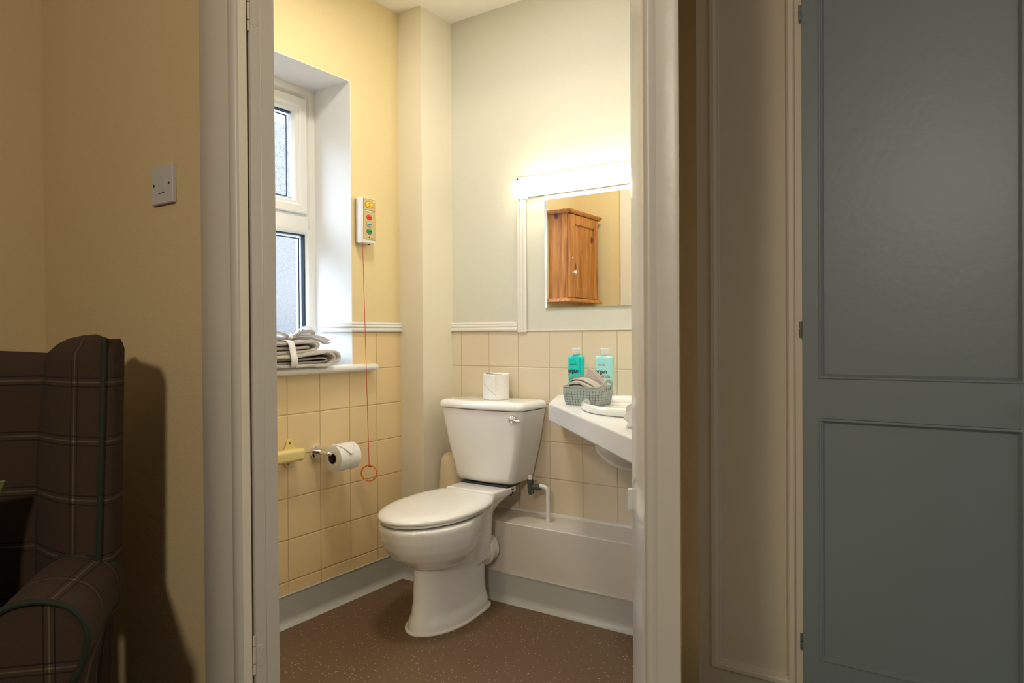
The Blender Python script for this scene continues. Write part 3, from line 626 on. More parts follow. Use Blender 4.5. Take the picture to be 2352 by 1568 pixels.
Z2 = WZ0 + .0475
b = B(); folded(b, [(1.45, Z2 + .006), (1.60, Z2 + .007), (1.68, Z2 + .009), (1.725, Z2 + .014), (1.742, Z2 + .026), (1.735, Z2 + .039), (1.71, Z2 + .046), (1.66, Z2 + .045), (1.60, Z2 + .041), (1.45, Z2 + .039)], -2.20, -2.042, .0155, seed=9); obj('outer_fold', b, TOW, tu, ang=80)
b = B(); folded(b, [(1.47, Z2 + .023), (1.62, Z2 + .023), (1.70, Z2 + .026), (1.712, Z2 + .029)], -2.20, -2.046, .013, seed=11); obj('inner_fold', b, TOW, tu, ang=80)
b = B(); folded(b, [(1.50, Z2 + .012), (1.74, Z2 + .012), (1.80, Z2 + .018), (1.815, Z2 + .034), (1.80, Z2 + .046), (1.74, Z2 + .050), (1.50, Z2 + .048)], -2.26, -2.11, .013, seed=13); folded(b, [(1.5, Z2 + .028), (1.78, Z2 + .03)], -2.25, -2.12, .02, seed=14); obj('rear_fold', b, TOW, tu, ang=80)
rb = thing('ribbon', (-2.10, 1.62, WZ0 + .06), 'white organza ribbon tied in a bow round the two towels on the sill', 'ribbon')
def strip(bm, path, wdir, wd, tw=None):
    P = smoothpath(path, 6); wdir = Vector(wdir); rows = []
    for i, p in enumerate(P):
        t = i / (len(P) - 1); w2 = wdir * (wd * .5 * (tw(t) if tw else 1)); rows.append([p - w2, p - w2 * .5 + V(0, 0, .001), p, p + w2 * .5 + V(0, 0, .001), p + w2])
    return loft(bm, rows, closed=False)
SOL = [('SOLIDIFY', dict(thickness=.0008, offset=0))]
b = B(); strip(b, [(-2.20, 1.618, Z2 + .052), (-2.08, 1.620, Z2 + .054), (-2.040, 1.622, Z2 + .046), (-2.022, 1.620, Z + .055), (-2.013, 1.618, Z + .030), (-2.017, 1.617, Z + .006), (-2.03, 1.616, Z + .001)], (0, 1, 0), .028); obj('band', b, RIB, rb, mods=SOL)
b = B()
kx, ky, kz = -2.085, 1.655, Z2 + .058
strip(b, [(kx, ky, kz), (kx + .01, ky + .04, kz + .022), (kx + .015, ky + .085, kz + .026), (kx + .01, ky + .105, kz + .012), (kx, ky + .08, kz + .002), (kx, ky, kz)], (.6, -.1, .55), .026)
strip(b, [(kx, ky, kz), (kx - .02, ky + .06, kz + .036), (kx - .04, ky + .115, kz + .040), (kx - .045, ky + .135, kz + .022), (kx - .03, ky + .09, kz + .004), (kx, ky, kz)], (.7, 0, .5), .026)
strip(b, [(kx, ky, kz), (kx + .01, ky - .05, kz + .018), (kx, ky - .10, kz + .020), (kx, ky - .12, kz + .006), (kx, ky - .06, kz), (kx, ky, kz)], (.7, 0, .5), .026)
obj('bow_loops', b, RIB, rb, mods=SOL)
b = B(); strip(b, [(kx, ky, kz), (kx + .02, ky + .05, kz + .006), (kx + .032, ky + .10, kz - .004), (kx + .04, ky + .13, kz - .018), (kx + .035, ky + .165, kz - .014)], (.6, -.2, .3), .024)
strip(b, [(kx, ky, kz), (kx - .02, ky + .08, kz + .012), (kx - .03, ky + .16, kz + .004), (kx - .03, ky + .21, kz - .012)], (.7, 0, .5), .026)
obj('ribbon_tails', b, RIB, rb, mods=SOL)
b = B(); tube(b, smoothpath([(kx + .015, ky - .012, kz), (kx + .005, ky, kz + .012), (kx - .015, ky + .012, kz)], 5), .008, 10); obj('knot', b, RIB, rb)

# ---- lamp over the mirror
lp = thing('wall_light', (-1.3, YB, 1.62), 'lit white fluorescent strip light on the wall above the mirror', 'light')
LX0, LX1 = -1.578, -.67
obj('housing', bx(LX0 + .003, 2.408, 1.627, LX1, YB - .0115, 1.690), PLA, lp, bevel=.003)
b = B(); prof = [(0, -.033), (.010, -.035), (.028, -.035), (.040, -.031), (.045, -.020), (.045, .018), (.040, .028), (.026, .033), (.0, .033)]
rings = []
for x, s in ((LX0, .9), (LX0 + .004, .97), (LX0 + .014, 1), (LX1 - .01, 1), (LX1, .95)): rings.append([V(x + (0 if s == 1 else 0), 2.4075 - p[0] * s, 1.657 + p[1] * s) for p in prof])
loft(b, rings); obj('diffuser', b, LAMP, lp, ang=35)
b = B(); box(b, LX0 - .001, 2.4075, 1.624, LX0 + .006, YB - .010, 1.690); obj('end_cap', b, PLA, lp, bevel=.001)
b = B(); box(b, -1.535, 2.385, 1.6105, -1.515, 2.398, 1.6215); tube(b, [(-1.548, 2.392, 1.618), (-1.535, 2.392, 1.616)], .003, 8); obj('pull_switch', b, PLA, lp, bevel=.001)
# ---- mirror
mi = thing('mirror', (-1.27, YB, 1.165), 'frameless wall mirror reflecting a pine cabinet, under the strip light', 'mirror')
MY = YB - .002
b = B(); vs = [b.verts.new(p) for p in ((-1.4605, MY - .0042, 1.1655), (-.80, MY - .0042, 1.1655), (-.80, MY - .0042, 1.640), (-1.4605, MY - .0042, 1.640))]; b.faces.new(vs)
obj('reflective_face', b, MIR, mi, smooth=False)
obj('glass_edge', bx(-1.4610, MY - .0040, 1.1650, -.7995, YB + T, 1.6405), MIRE, mi, smooth=False)
# ---- pine cabinet on the window wall (seen in the mirror)
pc = thing('pine_cabinet', (-2.01, 1.17, 1.25), 'small honey pine wall cabinet with one panelled door, seen in the mirror', 'cabinet')
X0, XD = XW, -1.956; Y0, Y1, Z0, Z1 = .985, 1.352, 1.270, 1.765
b = B(); box(b, X0, Y0, Z0, XD - .001, Y0 + .018, Z1); box(b, X0, Y1 - .018, Z0, XD - .001, Y1, Z1); box(b, X0, Y0 + .018, Z0, X0 + .008, Y1 - .018, Z1); box(b, X0, Y0 + .018, Z0 + .2, XD - .01, Y1 - .018, Z0 + .215); obj('body', b, PINE, pc, bevel=.001)
b = B(); xf = XD + .018
for (ya, za, yb2, zb) in ((Y0 + .003, Z0 + .004, Y0 + .058, Z1 - .004), (Y1 - .058, Z0 + .004, Y1 - .003, Z1 - .004), (Y0 + .058, Z0 + .004, Y1 - .058, Z0 + .060), (Y0 + .058, Z1 - .060, Y1 - .058, Z1 - .004)): box(b, XD, ya, za, xf, yb2, zb)
cdoor = obj('door', b, PINE, pc, bevel=.0025)
obj('door_panel', bx(XD + .001, Y0 + .056, Z0 + .058, XD + .010, Y1 - .056, Z1 - .058), PINE, cdoor)
for nm, z0_, z1_ in (('cornice', Z1, Z1 + .022), ('plinth', Z0 - .022, Z0)):
    b = B(); s = 1 if nm == 'cornice' else -1; zz = [z0_, z0_ + .006, z0_ + .014, z1_]; ex = [.010, .016, .024, .024] if s > 0 else [.024, .024, .016, .010]
    loft(b, [[V(X0, Y0 - e1, z), V(xf + e1 * .6, Y0 - e1, z), V(xf + e1 * .6, Y1 + e1, z), V(X0, Y1 + e1, z)] for z, e1 in zip(zz, ex)]); obj(nm, b, PINE, pc, bevel=.002)
b = B(); lathe(b, [(.004, 0), (.004, .010), (.010, .014), (.0125, .020), (.010, .026), (.002, .028)], (xf, Y1 - .030, 1.420), (1, 0, 0), 24); obj('knob', b, KNOBM, cdoor, label='white china knob')
b = B(); lathe(b, [(.006, 0), (.006, .001), (.002, .0012)], (xf, Y1 - .030, 1.505), (1, 0, 0), 18); obj('keyhole', b, CHR, cdoor)

# ---- counter
CZ = .810
cn = thing('vanity_counter', (-1.0, 2.1, .745), 'white wall-hung worktop with a slanting front edge right of the toilet', 'worktop')
b = B()
P4 = [(-1.262, 2.128), (-.645, 1.4835), (-.7485, 1.88), (-.7255, 1.989), (-.554, 1.999), (-.554, 2.4415), (-1.405, 2.4415)]
prism(b, P4, CZ - .064, CZ)
bc = obj('slab', b, COUN, cn, bevel=.006, seg=4)
# ---- basin
ba = thing('wash_basin', (-.905, 2.06, .62), 'white oval ceramic basin set in the slanting worktop', 'basin')
BC = V(-.916, 2.066, 0); bd = V(.43, -.90, 0).normalized(); bn = V(bd.y * -1, bd.x, 0)  # long axis runs towards the viewer's right
bd = V(.55, -.835, 0); bn = V(.835, .55, 0)
def oval(z, a_, c_, n=56, sh=0): return [BC + bd * (a_ * math.cos(2 * PI * k / n)) + bn * (c_ * math.sin(2 * PI * k / n) + sh) + V(0, 0, z) for k in range(n)]
b = B(); A, C = .235, .160
loft(b, [oval(CZ + .0005, A * .97, C * .96), oval(CZ + .004, A, C), oval(CZ + .016, A * 1.0, C), oval(CZ + .023, A * .985, C * .98), oval(CZ + .026, A * .955, C * .945), oval(CZ + .022, A * .915, C * .89), oval(CZ + .002, A * .865, C * .84), oval(CZ - .05, A * .80, C * .77), oval(CZ - .09, A * .68, C * .64), oval(CZ - .115, A * .45, C * .42), oval(CZ - .122, .03, .03)])
obj('bowl', b, CER, ba, ang=70)
b = B(); loft(b, [oval(CZ - .062, A * .76, C * .78), oval(CZ - .10, A * .74, C * .75), oval(CZ - .135, A * .70, C * .70), oval(CZ - .160, A * .60, C * .58), oval(CZ - .178, A * .42, C * .40), oval(CZ - .186, A * .2, C * .2)])
obj('underside', b, CER, ba, ang=70)
b = B(); lathe(b, [(.020, 0), (.020, .004), (.010, .005)], BC + V(0, 0, CZ - .122), (0, 0, 1), 20); obj('waste', b, CHR, ba)
# ---- crumpled tissue / wrapped soap near rim
b = B()
for k in range(4):
    rows = []
    for i in range(9):
        row = []
        for j in range(9):
            u = i / 8 - .5; v = j / 8; r_ = .004 * math.sin(9 * u + 5 * v + k * 2) + .003 * math.cos(14 * v - 7 * u + k)
            row.append(V(-.712 + .040 * u * (1.3 - .5 * v) + .010 * k * .6 - .008 + .9 * r_, 1.660 + .012 * k + .03 * u + 1.6 * r_, CZ + .001 + (.062 - .008 * k) * v + .4 * abs(r_) * v))
        rows.append(row)
    loft(b, rows, closed=False)
tag(obj('crumpled_tissue', b, PAP, mods=[('SOLIDIFY', dict(thickness=.0012, offset=0))]), 'crumpled white tissue on the worktop beside the basin, at the door frame', 'tissue')

# ---- basket
bk = thing('basket', (-1.108, 2.14, CZ), 'small grey-green woven-look plastic basket on the worktop', 'basket')
BX0, BX1, BY0, BY1 = -1.189, -1.034, 2.086, 2.200; bcx, bcy = (BX0 + BX1) / 2, (BY0 + BY1) / 2; bhx, bhy = (BX1 - BX0) / 2, (BY1 - BY0) / 2
def perim(n=160):
    """rounded-rectangle unit perimeter param -> (sx, sy, side)"""
    base = rr(0, 0, 0, bhx, bhy, .026, 10); L_ = []; tot = 0
    for i in range(len(base)): L_.append(tot); tot += (base[(i + 1) % len(base)] - base[i]).length
    out = []
    for k in range(n):
        d = tot * k / n; i = max(j for j in range(len(L_)) if L_[j] <= d + 1e-9); a = base[i]; c = base[(i + 1) % len(base)]; ln = (c - a).length
        out.append(a.lerp(c, (d - L_[i]) / ln if ln > 1e-9 else 0))
    return out
PP = perim(176); HB = .064
def rim_h(p):
    if p.x > bhx * .80:
        return HB + .024 * max(0, math.cos(min(1, abs(p.y) / (bhy * .95)) * PI / 2)) ** 1.1
    return HB
def bpt(p, t, off=0):
    s = .88 + .12 * min(1, t * 1.6) ** .6 if t < .625 else 1.0; h = rim_h(p)
    z = t * HB if t <= .72 else .72 * HB + (t - .72) / .28 * (h - .72 * HB)
    n2 = V(p.x / bhx, p.y / bhy, 0).normalized(); q = V(p.x * s, p.y * s, 0) + n2 * off; return V(bcx + q.x, bcy + q.y, CZ + .0008 + z)
b = B(); nv = 30; grid = []
for j in range(nv + 1):
    t = j / nv; grid.append([b.verts.new(bpt(p, t)) for p in PP])
n_ = len(PP); cnt = 0
for j in range(nv):
    tm = (j + .5) / nv
    for i in range(n_):
        pm = (PP[i] + PP[(i + 1) % n_]) / 2; hole = False
        # woven look: staggered slots below the plain rim
        if 1 <= j < 21:
            c4 = i % 4; r4 = j % 4
            hole = (c4 == 1 and r4 in (0, 1, 2) and (i // 4 + j // 4) % 1 == 0) if False else (c4 == 1 and r4 != 3) or (c4 == 3 and r4 == 1)
        if j == 22 and i % 4 in (1, 2): hole = True
        # hand hole
        if pm.x > bhx * .93:
            h = rim_h(pm); z = tm * HB if tm <= .72 else .72 * HB + (tm - .72) / .28 * (h - .72 * HB)
            if abs(pm.y) < .027 and HB * .82 < z < h - .008 and z < HB + .016: hole = True
        if not hole: b.faces.new((grid[j][i], grid[j][(i + 1) % n_], grid[j + 1][(i + 1) % n_], grid[j + 1][i]))
b.faces.new(grid[0][::-1])
obj('wall', b, BASK, bk, smooth=False, mods=[('SOLIDIFY', dict(thickness=.0024, offset=-1))])
b = B(); rows = [bpt(p, 1, .0008) for p in PP]; tube(b, rows + [rows[0]], .0016, 6, cap=False); obj('rim', b, BASK, bk)
# ---- face cloths
def slab_path(bm, pts, wdir, wd, th, seed=0):
    P = smoothpath(pts, 5); wdir = Vector(wdir).normalized(); rings = []
    for i, p in enumerate(P):
        d = (P[min(i + 1, len(P) - 1)] - P[max(i - 1, 0)]).normalized(); n2 = d.cross(wdir).normalized(); k = min(1, .5 + 4 * min(i, len(P) - 1 - i) / len(P))
        ring = []
        for s, u in ((-1, -.5), (-1, .5), (-.5, .95), (0, 1), (.5, .95), (1, .5), (1, -.5), (.5, -.95), (0, -1), (-.5, -.95)):
            ring.append(p + wdir * (wd / 2 * s) + n2 * (th / 2 * u * k * (1 + .1 * math.sin(i * 1.7 + s * 3 + seed))))
        rings.append(ring)
    return loft(bm, rings)
b = B()
lo = [(-1.170, 2.118, CZ + 0.030), (-1.174, 2.117, CZ + 0.054), (-1.152, 2.114, CZ + 0.076), (-1.118, 2.112, CZ + 0.080), (-1.088, 2.112, CZ + 0.070), (-1.062, 2.114, CZ + 0.054), (-1.050, 2.116, CZ + 0.030)]
slab_path(b, lo, (.05, 1, .05), .052, .012, 1); slab_path(b, [(x, y + .004, z - .0125) for x, y, z in lo], (.05, 1, .05), .052, .011, 2)
slab_path(b, [(x + .002, y + .008, z + .0125 - .004 * i / 6) for i, (x, y, z) in enumerate(lo[1:])], (.05, 1, .05), .046, .006, 4)
tag(obj('face_cloth', b, FLAN, ang=70), 'folded beige-grey face cloth lying flat in the basket', 'face cloth', 'face cloths in the basket')
b = B(); hgt = .112
q = [(-1.150, CZ + .060), (-1.112, CZ + hgt + .015), (-1.106, CZ + hgt + .015), (-1.046, CZ + .066), (-1.046, CZ + .030), (-1.145, CZ + .030)]
for k in range(3):
    vs0 = [b.verts.new((x + .003 * k, 2.150 + .009 * k, z - .002 * k)) for x, z in q]; vs1 = [b.verts.new((x + .003 * k, 2.157 + .009 * k, z - .002 * k)) for x, z in q]
    b.faces.new(vs0); b.faces.new(vs1[::-1])
    for i in range(len(q)): b.faces.new((vs0[i], vs0[(i + 1) % len(q)], vs1[(i + 1) % len(q)], vs1[i]))
tag(obj('face_cloth', b, FLAN, bevel=.003), 'beige-grey face cloth folded to a point and standing up in the basket', 'face cloth', 'face cloths in the basket')

# ---- bottles
def bottle(c, body_m, hw, hb, label):
    t = thing('bottle', (c[0], c[1], CZ), label, 'bottle', 'argan toiletry bottles behind the basket'); cx, cy = c
    def ring(z, sx, sy, p=3.0, n=40):
        out = []
        for k in range(n):
            a = 2 * PI * k / n; s, co = math.sin(a), math.cos(a); out.append(V(cx + sx * math.copysign(abs(co) ** (2 / p), co), cy + sy * math.copysign(abs(s) ** (2 / p), s), CZ + .0005 + z))
        return out
    D = .017; b = B()
    loft(b, [ring(0, hw * .86, D * .8), ring(.004, hw * .95, D * .95), ring(.03, hw * .98, D), ring(hb - .012, hw, D), ring(hb - .004, hw * .97, D * .95), ring(hb, hw * .86, D * .82), ring(hb + .002, hw * .5, D * .7, 2), ring(hb + .006, .011, .011, 2)])
    bo = obj('body', b, body_m, t, ang=50)
    b = B(); loft(b, [ring(hb + .0045, .0135, .0135, 2), ring(hb + .006, .0145, .0145, 2), ring(hb + .022, .0155, .0155, 2), ring(hb + .0225, .0163, .0163, 2), ring(hb + .029, .0165, .0165, 2), ring(hb + .0305, .0150, .0150, 2)]); obj('cap', b, CAPM, t, ang=40)
    zb = CZ + hb
    def warp(ox, oz, off=.0006):
        def f(u, v):
            x = ox + u; k = min(.999, abs(x) / hw); y = -(D) * (1 - k ** 3) ** (1 / 3) - off; return V(cx + x, cy + y, zb + oz + v)
        return f
    text('enovia', INK, bo, None, (1, 0, 0), (0, 0, 1), .0105, warp=warp(-.004, -.034))
    text('argan', INK, bo, None, (1, 0, 0), (0, 0, 1), .0215, warp=warp(-.006, -.062), bold=.0006)
    text('& marula', COPR, bo, None, (1, 0, 0), (0, 0, 1), .0165, warp=warp(-.001, -.078), bold=.0004)
    def blob(name, ox, oz, rx, rz_, m, rot=0, off=.0006, tip=False):
        b = B(); wf = warp(0, 0, off); n = 16; ce = b.verts.new(wf(ox, oz)); rg = []
        for k in range(n):
            a = 2 * PI * k / n; u, v = rx * math.cos(a), rz_ * math.sin(a)
            if tip: u *= abs(math.sin(a)) ** .8
            rg.append(b.verts.new(wf(ox + u * math.cos(rot) - v * math.sin(rot), oz + u * math.sin(rot) + v * math.cos(rot))))
        for k in range(n): b.faces.new((ce, rg[k], rg[(k + 1) % n]))
        obj(name, b, m, bo, smooth=False)
    for k, r_ in enumerate((.9, .5, .1, -.3)): blob('leaf_print', -.020 + .006 * k, -.092 + .001 * k, .0022, .008, LEAF, r_)
    blob('fruit_print', .006, -.103, .0095, .009, NUT, 0, .0008); blob('fruit_print', -.008, -.106, .0085, .0095, NUTL, .2, .0010)
    blob('splash_print', .004, -.117, .017, .0035, SPL, .05, .0009)
    return t
bottle((-1.250, 2.318), TEAL, .0325, .163, 'clear teal bottle of argan and marula wash behind the basket, left of the pair')
bottle((-1.132, 2.318), AQUA, .0355, .163, 'pale aqua bottle of argan and marula lotion behind the basket, right of the pair')

# ================================================================== BEDROOM
sw = thing('light_switch', (-1.489, YD, 1.349), 'grey-white square light switch on the cream wall left of the doorway', 'light switch')
SY = YD - .0105
obj('plate', bx(-1.532, SY, 1.3485, -1.446, YD, 1.4335), SWIT, sw, bevel=.0025)
b = B(); vs = [b.verts.new(p) for p in ((-1.4995, SY - .0045, 1.410), (-1.4775, SY - .0045, 1.410), (-1.4775, SY - .0005, 1.373), (-1.4995, SY - .0005, 1.373), (-1.4995, SY + .001, 1.410), (-1.4775, SY + .001, 1.410), (-1.4775, SY + .002, 1.373), (-1.4995, SY + .002, 1.373))]
for f in ((0, 1, 2, 3), (0, 4, 5, 1), (1, 5, 6, 2), (2, 6, 7, 3), (3, 7, 4, 0)): b.faces.new([vs[i] for i in f])
obj('rocker', b, SWIT, sw)
b = B(); box(b, -1.4995, SY - .0008, 1.3712, -1.4775, SY + .001, 1.3728); obj('rocker_gap', b, BLK, sw, smooth=False)
for x in (-1.519, -1.459):
    b = B(); lathe(b, [(.0032, 0), (.0030, .0006), (.0010, .0002)], (x, SY, 1.391), (0, -1, 0), 16); obj('screw', b, BLK, sw, label='dark recessed screw')
# wardrobe
wd = thing('built_in_wardrobe', (-.1, 1.9, 0), 'built-in wardrobe with a cream panelled side and a slate grey panelled door', 'wardrobe')
YW = 1.90
b = B()
ZT = 2.10
box(b, -.640, YW + .0, 0, -.5795, YW + .03, ZT); box(b, -.3855, YW, 0, -.300, YW + .03, ZT); box(b, -.5795, YW, 0, -.3855, YW + .03, .150); box(b, -.5795, YW, 1.98, -.3855, YW + .03, ZT)
box(b, -.3, YW, 0, 1.5, YW + .03, .02); box(b, -.3, YW, 2.04, 1.5, YW + .03, ZC); box(b, -.64, YW, ZT, -.3, YW + .03, ZC); box(b, .145, YW, .02, .20, YW + .03, 2.04)
# beads round the cream panel
PR = [(0, 0), (.012, 0), (.012, .003), (.007, .006), (.004, .012), (0, .014)]
fr_ = obj('frame', b, CRMW, wd, bevel=.0012)
b = B()
def bead_rect(b, x0, z0, x1, z1, y, prof):
    rings = [[V(x0 + i_, y - d_, z0 + i_), V(x1 - i_, y - d_, z0 + i_), V(x1 - i_, y - d_, z1 - i_), V(x0 + i_, y - d_, z1 - i_)] for i_, d_ in prof]
    vs = [[b.verts.new(p) for p in r] for r in rings]; vs.append(vs[0])
    for i in range(len(vs) - 1):
        for j in range(4): b.faces.new((vs[i][j], vs[i][(j + 1) % 4], vs[i + 1][(j + 1) % 4], vs[i + 1][j]))
bead_rect(b, -.6035, .126, -.3795, 2.0, YW, [(0, 0), (.001, .005), (.004, .008), (.014, .008), (.019, .005), (.021, 0), (.026, -.008), (.026, -.010), (0, -.010)])
obj('bead', b, CRMW, fr_, ang=25)
obj('side_panel', bx(-.585, YW + .008, .145, -.380, YW + .02, 1.985), CRMW, wd, smooth=False)
# grey door
DX0, DX1, DZa, DZb = -.359, .140, .045, 2.03; YF = 1.878
b = B()
ix0, ix1 = -.3125, .092
box(b, DX0, YF, DZa, ix0, YW - .0008, DZb); box(b, ix1, YF, DZa, DX1, YW - .0008, DZb)
for za, zb in ((DZa, .2236), (.8376, .9388), (1.9150, DZb)): box(b, ix0, YF, za, ix1, YW - .0008, zb)
gd = obj('door', b, GREY, wd, bevel=.0015, label='slate grey panelled door')
b = B()
for za, zb in ((.2236, .8376), (.9388, 1.9150)):
    bead_rect(b, ix0 - .007, za - .0, ix1 + .007, zb + .0, YF, [(0, -.001), (.0, .002), (.002, .003), (.005, .003), (.007, .000), (.0115, -.008), (.0115, -.012), (0, -.012)])
obj('door_bead', b, GREY, gd, ang=25)
for za, zb in ((.2236, .8376), (.9388, 1.9150)): obj('door_panel', bx(ix0 - .003, YF + .009, za - .003, ix1 + .003, YW - .002, zb + .003), GREY, gd, smooth=False)
for z in (1.872, 1.063, .256):
    b = B(); tube(b, [(DX0 - .0045, YF + .010, z + .0035), (DX0 - .0045, YF + .010, z + .021)], .0045, 12); tube(b, [(DX0 - .0045, YF + .010, z - .019), (DX0 - .0045, YF + .010, z + .0015)], .0045, 12); box(b, DX0 - .003, YF + .012, z - .028, DX0 + .004, YF + .020, z + .021); obj('hinge', b, HING, gd, label='grey steel hinge')
b = B(); lathe(b, [(.006, 0), (.006, .010), (.012, .015), (.0165, .022), (.0155, .031), (.008, .036), (.001, .037)], (.113, YF, .885), (0, -1, 0), 28); obj('knob', b, CHR, gd, label='chrome knob')

# ---- wing chair (local frame: x right along the back, y to the corner behind)
rz = math.radians(45.7); cs, sn = math.cos(rz), math.sin(rz)
BP = V(-1.545, .651, 0)      # junction of back and right wing, on the floor
ch = thing('wing_armchair', (BP.x - .28 * cs, BP.y - .28 * sn, 0), 'brown tartan wing armchair with dark green piping in the bedroom corner', 'armchair', None, rz)
OX = .28; OY = 0
def uvbox(o, mode):
    me = o.data; uv = me.uv_layers.new(name='UVMap')
    for p in me.polygons:
        for li in p.loop_indices:
            c = me.vertices[me.loops[li].vertex_index].co; uv.data[li].uv = mode(c)
def cobj(name, b, m, parent, mode=None, **k):
    o = obj(name, b, m, parent, local=True, **k)
    if mode: uvbox(o, mode)
    return o
# coordinates below: a = right of junction, d = forward of the back face (towards the room), z
def C3(a, d, z): return V(OX + a, -d, z)
# back
b = B(); rows = []
for z, th in ((.36, .0), (.42, .0), (.60, -.004), (.80, -.003), (.96, .004), (1.005, .0), (1.022, -.014), (1.030, -.034), (1.031, -.06), (1.020, -.095), (.90, -.098), (.36, -.095)):
    rows.append([C3(a, th - .004 * (abs(a + .25) / .25) ** 2, z - (.012 if z > .95 else 0) * ((a + .28) / .28) ** 2 * (1 if th > -.09 else 1)) for a in [-.56 + .56 * i / 16 for i in range(17)]])
rows.append(rows[0]); loft(b, rows, closed=False)
bk2 = cobj('backrest', b, TART, ch, lambda c: (c.x - OX + .155 * .82, c.z - .968), ang=70)
# wings
def wing(side):
    def P(a, d, z): return C3(a if side > 0 else -.56 - a, d, z)
    zs = [.52, .62, .70, .80, .88, .95, 1.00, 1.024, 1.041, 1.052, 1.058, 1.0605]
    b = B(); inner = []; outer = []
    for i, z in enumerate(zs):
        t = (z - .52) / .536; r0 = [-.046, -.046, -.044, -.041, -.037, -.030, -.024, -.018, .000, .020, .045, .072][i]
        fa, fd = .110 + .012 * t, .130 - .012 * t
        ins = max(0, z - 1.045) * .5
        A_ = [(r0 + (fa - r0) * s, -.004 + (fd + .004) * s + .022 * math.sin(PI * s) * (1 if z < 1.04 else .5)) for s in [k / 8 for k in range(9)]]
        inner.append([P(a, d, z - (.008 * (s / 8) ** 3 if z > 1.03 else 0)) for s, (a, d) in enumerate(A_)])
        o2 = [(fa + .012 - ins * .2, fd - .004), (fa + .022 - ins, fd - .020), (fa + .020 - ins, .05), (.085, -.035), (.05, -.085), (r0, -.08)]
        outer.append([P(a, d, z - (.010 if z > 1.03 else 0)) for a, d in o2])
    loft(b, [i_ + o_ for i_, o_ in zip(inner, outer)])
    w_ = cobj('wing', b, TART, ch, lambda c: ((c.x - OX) - (.100 if side > 0 else -.66) + (-c.y) * .35, c.z - .968), ang=60)
    pth = [P(.110 + .012 * t + .006, .130 - .012 * t + .002, .60 + .452 * t) for t in [k / 12 for k in range(13)]]
    b = B(); tube(b, pth, .0052, 8); cobj('wing_piping', b, PIPF, ch)
wing(1); wing(-1)
# arms: outline of the front scroll swept backwards
def arm(side):
    def P(a, d, z): return C3(a if side > 0 else -.56 - a, d, z)
    # outline (across, up) relative to ridge
    ol = [(-.085, -.42), (-.083, -.12), (-.080, -.060), (-.068, -.028), (-.045, -.008), (-.012, 0), (.022, -.003), (.048, -.014), (.066, -.036), (.072, -.064), (.066, -.096), (.052, -.130), (.036, -.170), (.030, -.24), (.028, -.42)]
    ol = [(p.x, p.z) for p in smoothpath([V(x, 0, z) for x, z in ol], 3)]
    b = B(); secs = []
    for d, ra, rz_, s in ((.00, .085, .634, .45), (.03, .080, .638, .72), (.07, .078, .641, .88), (.11, .079, .641, .95), (.16, .082, .641, .98), (.26, .090, .637, 1.0), (.33, .098, .634, 1.02), (.334, .098, .633, .985)):
        secs.append([P(ra + x * s, d, rz_ + z * s) for x, z in ol])
    loft(b, secs)
    cobj('arm', b, TART, ch, lambda c: ((c.x - OX) * (1 if side > 0 else -1) + .040 + (0 if side > 0 else -.56), (c.z - .525) if (-c.y) > .327 else (-c.y) * 1.0 - .235), ang=50)
    b = B(); fr = [P(.098 + x * 1.015, .336, .634 + z * 1.015) for x, z in ol if z > -.40]; tube(b, fr, .0052, 8); cobj('arm_piping', b, PIPF, ch)
    b = B(); fr = [P(.078 + x * .97, .118 - abs(x) * .2, .6415 + z * .97) for x, z in ol if z > -.03]; tube(b, fr, .0042, 8); cobj('arm_piping', b, PIPF, ch)
arm(1); arm(-1)
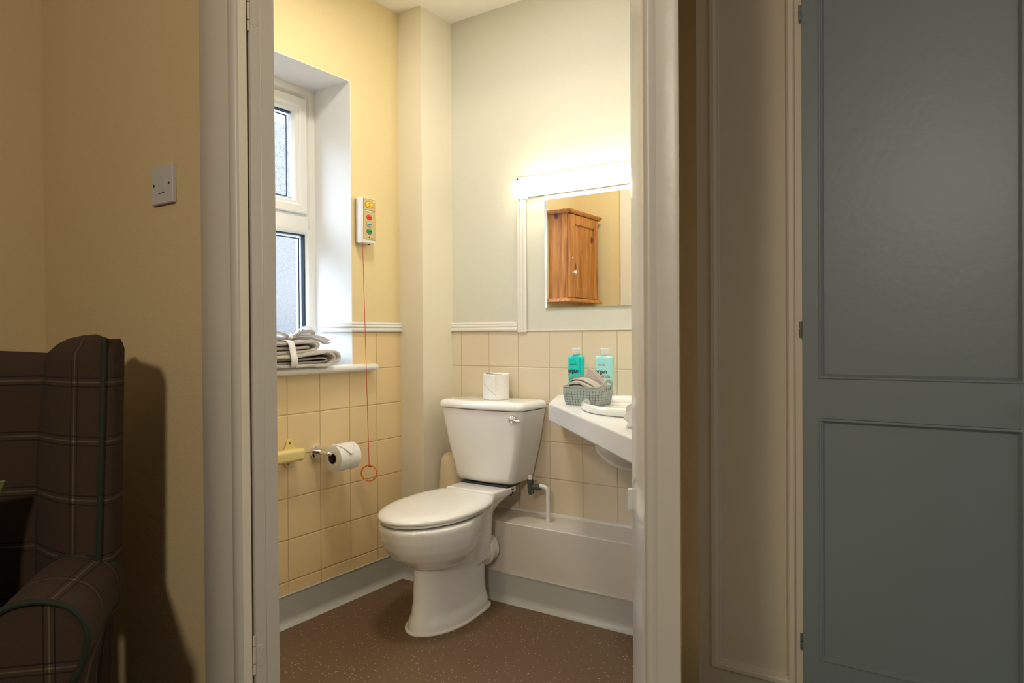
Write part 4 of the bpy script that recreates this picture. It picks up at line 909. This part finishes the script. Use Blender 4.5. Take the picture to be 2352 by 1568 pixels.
b = B(); loft(b, [[C3(a, d, z) for a, d in ((-.54 + e2, -.0), (-.02 - e2, -.0), (-.02 - e2, .42 - e2), (-.54 + e2, .42 - e2))] for z, e2 in ((.20, 0), (.34, 0), (.345, .004))]); cobj('seat_base', b, TART, ch, lambda c: (c.x, c.z), bevel=.01)
b = B(); loft(b, [[C3(a, d, z) for a, d in ((-.545 + e2, .004 + e2), (-.015 - e2, .004 + e2), (-.015 - e2, .44 - e2), (-.545 + e2, .44 - e2))] for z, e2 in ((.346, .02), (.36, .0), (.43, 0), (.452, .02), (.458, .06))]); cobj('seat_cushion', b, TART, ch, lambda c: (c.x, -c.y), bevel=.012)
for a, d in ((-.52, .38), (-.04, .38), (-.52, .0), (-.04, .0)):
    b = B(); tube(b, [C3(a, d, .20), C3(a, d + (.02 if d > .1 else -.02), .0)], [.024, .014], 12); cobj('leg', b, DWOOD, ch)
# cushion leaning in the chair
cz = thing('cushion', tuple(Vector((BP.x, BP.y, 0)) + Matrix.Rotation(rz, 3, 'Z') @ V(-.30, -.12, .46)), 'olive green velvet cushion in the armchair, at the left edge', 'cushion', None, rz)
b = B(); n = 18; f1_ = []; 
def cpt(i, j, sgn):
    u = i / n * 2 - 1; v = j / n * 2 - 1; pin = 1 - .16 * (1 - v * v) * abs(u) ** 2; pin2 = 1 - .12 * (1 - u * u) * abs(v) ** 2
    t = .055 * ((1 - u * u) * (1 - v * v)) ** .45
    return V(.190 * u * pin, -.07 + sgn * t, .155 * v * pin2 + .158)
g0 = [[cpt(i, j, -1) for i in range(n + 1)] for j in range(n + 1)]; g1 = [[cpt(i, j, 1) for i in range(n + 1)] for j in range(n + 1)]
tm_ = Matrix.Translation(V(.055, .02, .002)) @ Matrix.Rotation(math.radians(-14), 4, 'X')
for g in (g0, g1): loft(b, [[tm_ @ p for p in r] for r in g], closed=False)
o = obj('cover', b, CUSH, cz, local=True, ang=80)
b = B(); edge = [g0[0][i] for i in range(n)] + [g0[j][n] for j in range(n)] + [g0[n][n - i] for i in range(n)] + [g0[n - j][0] for j in range(n)]
edge = [tm_ @ p for p in edge]; tube(b, edge + [edge[0]], .004, 8, cap=False); obj('piping', b, CUSH, cz, local=True)
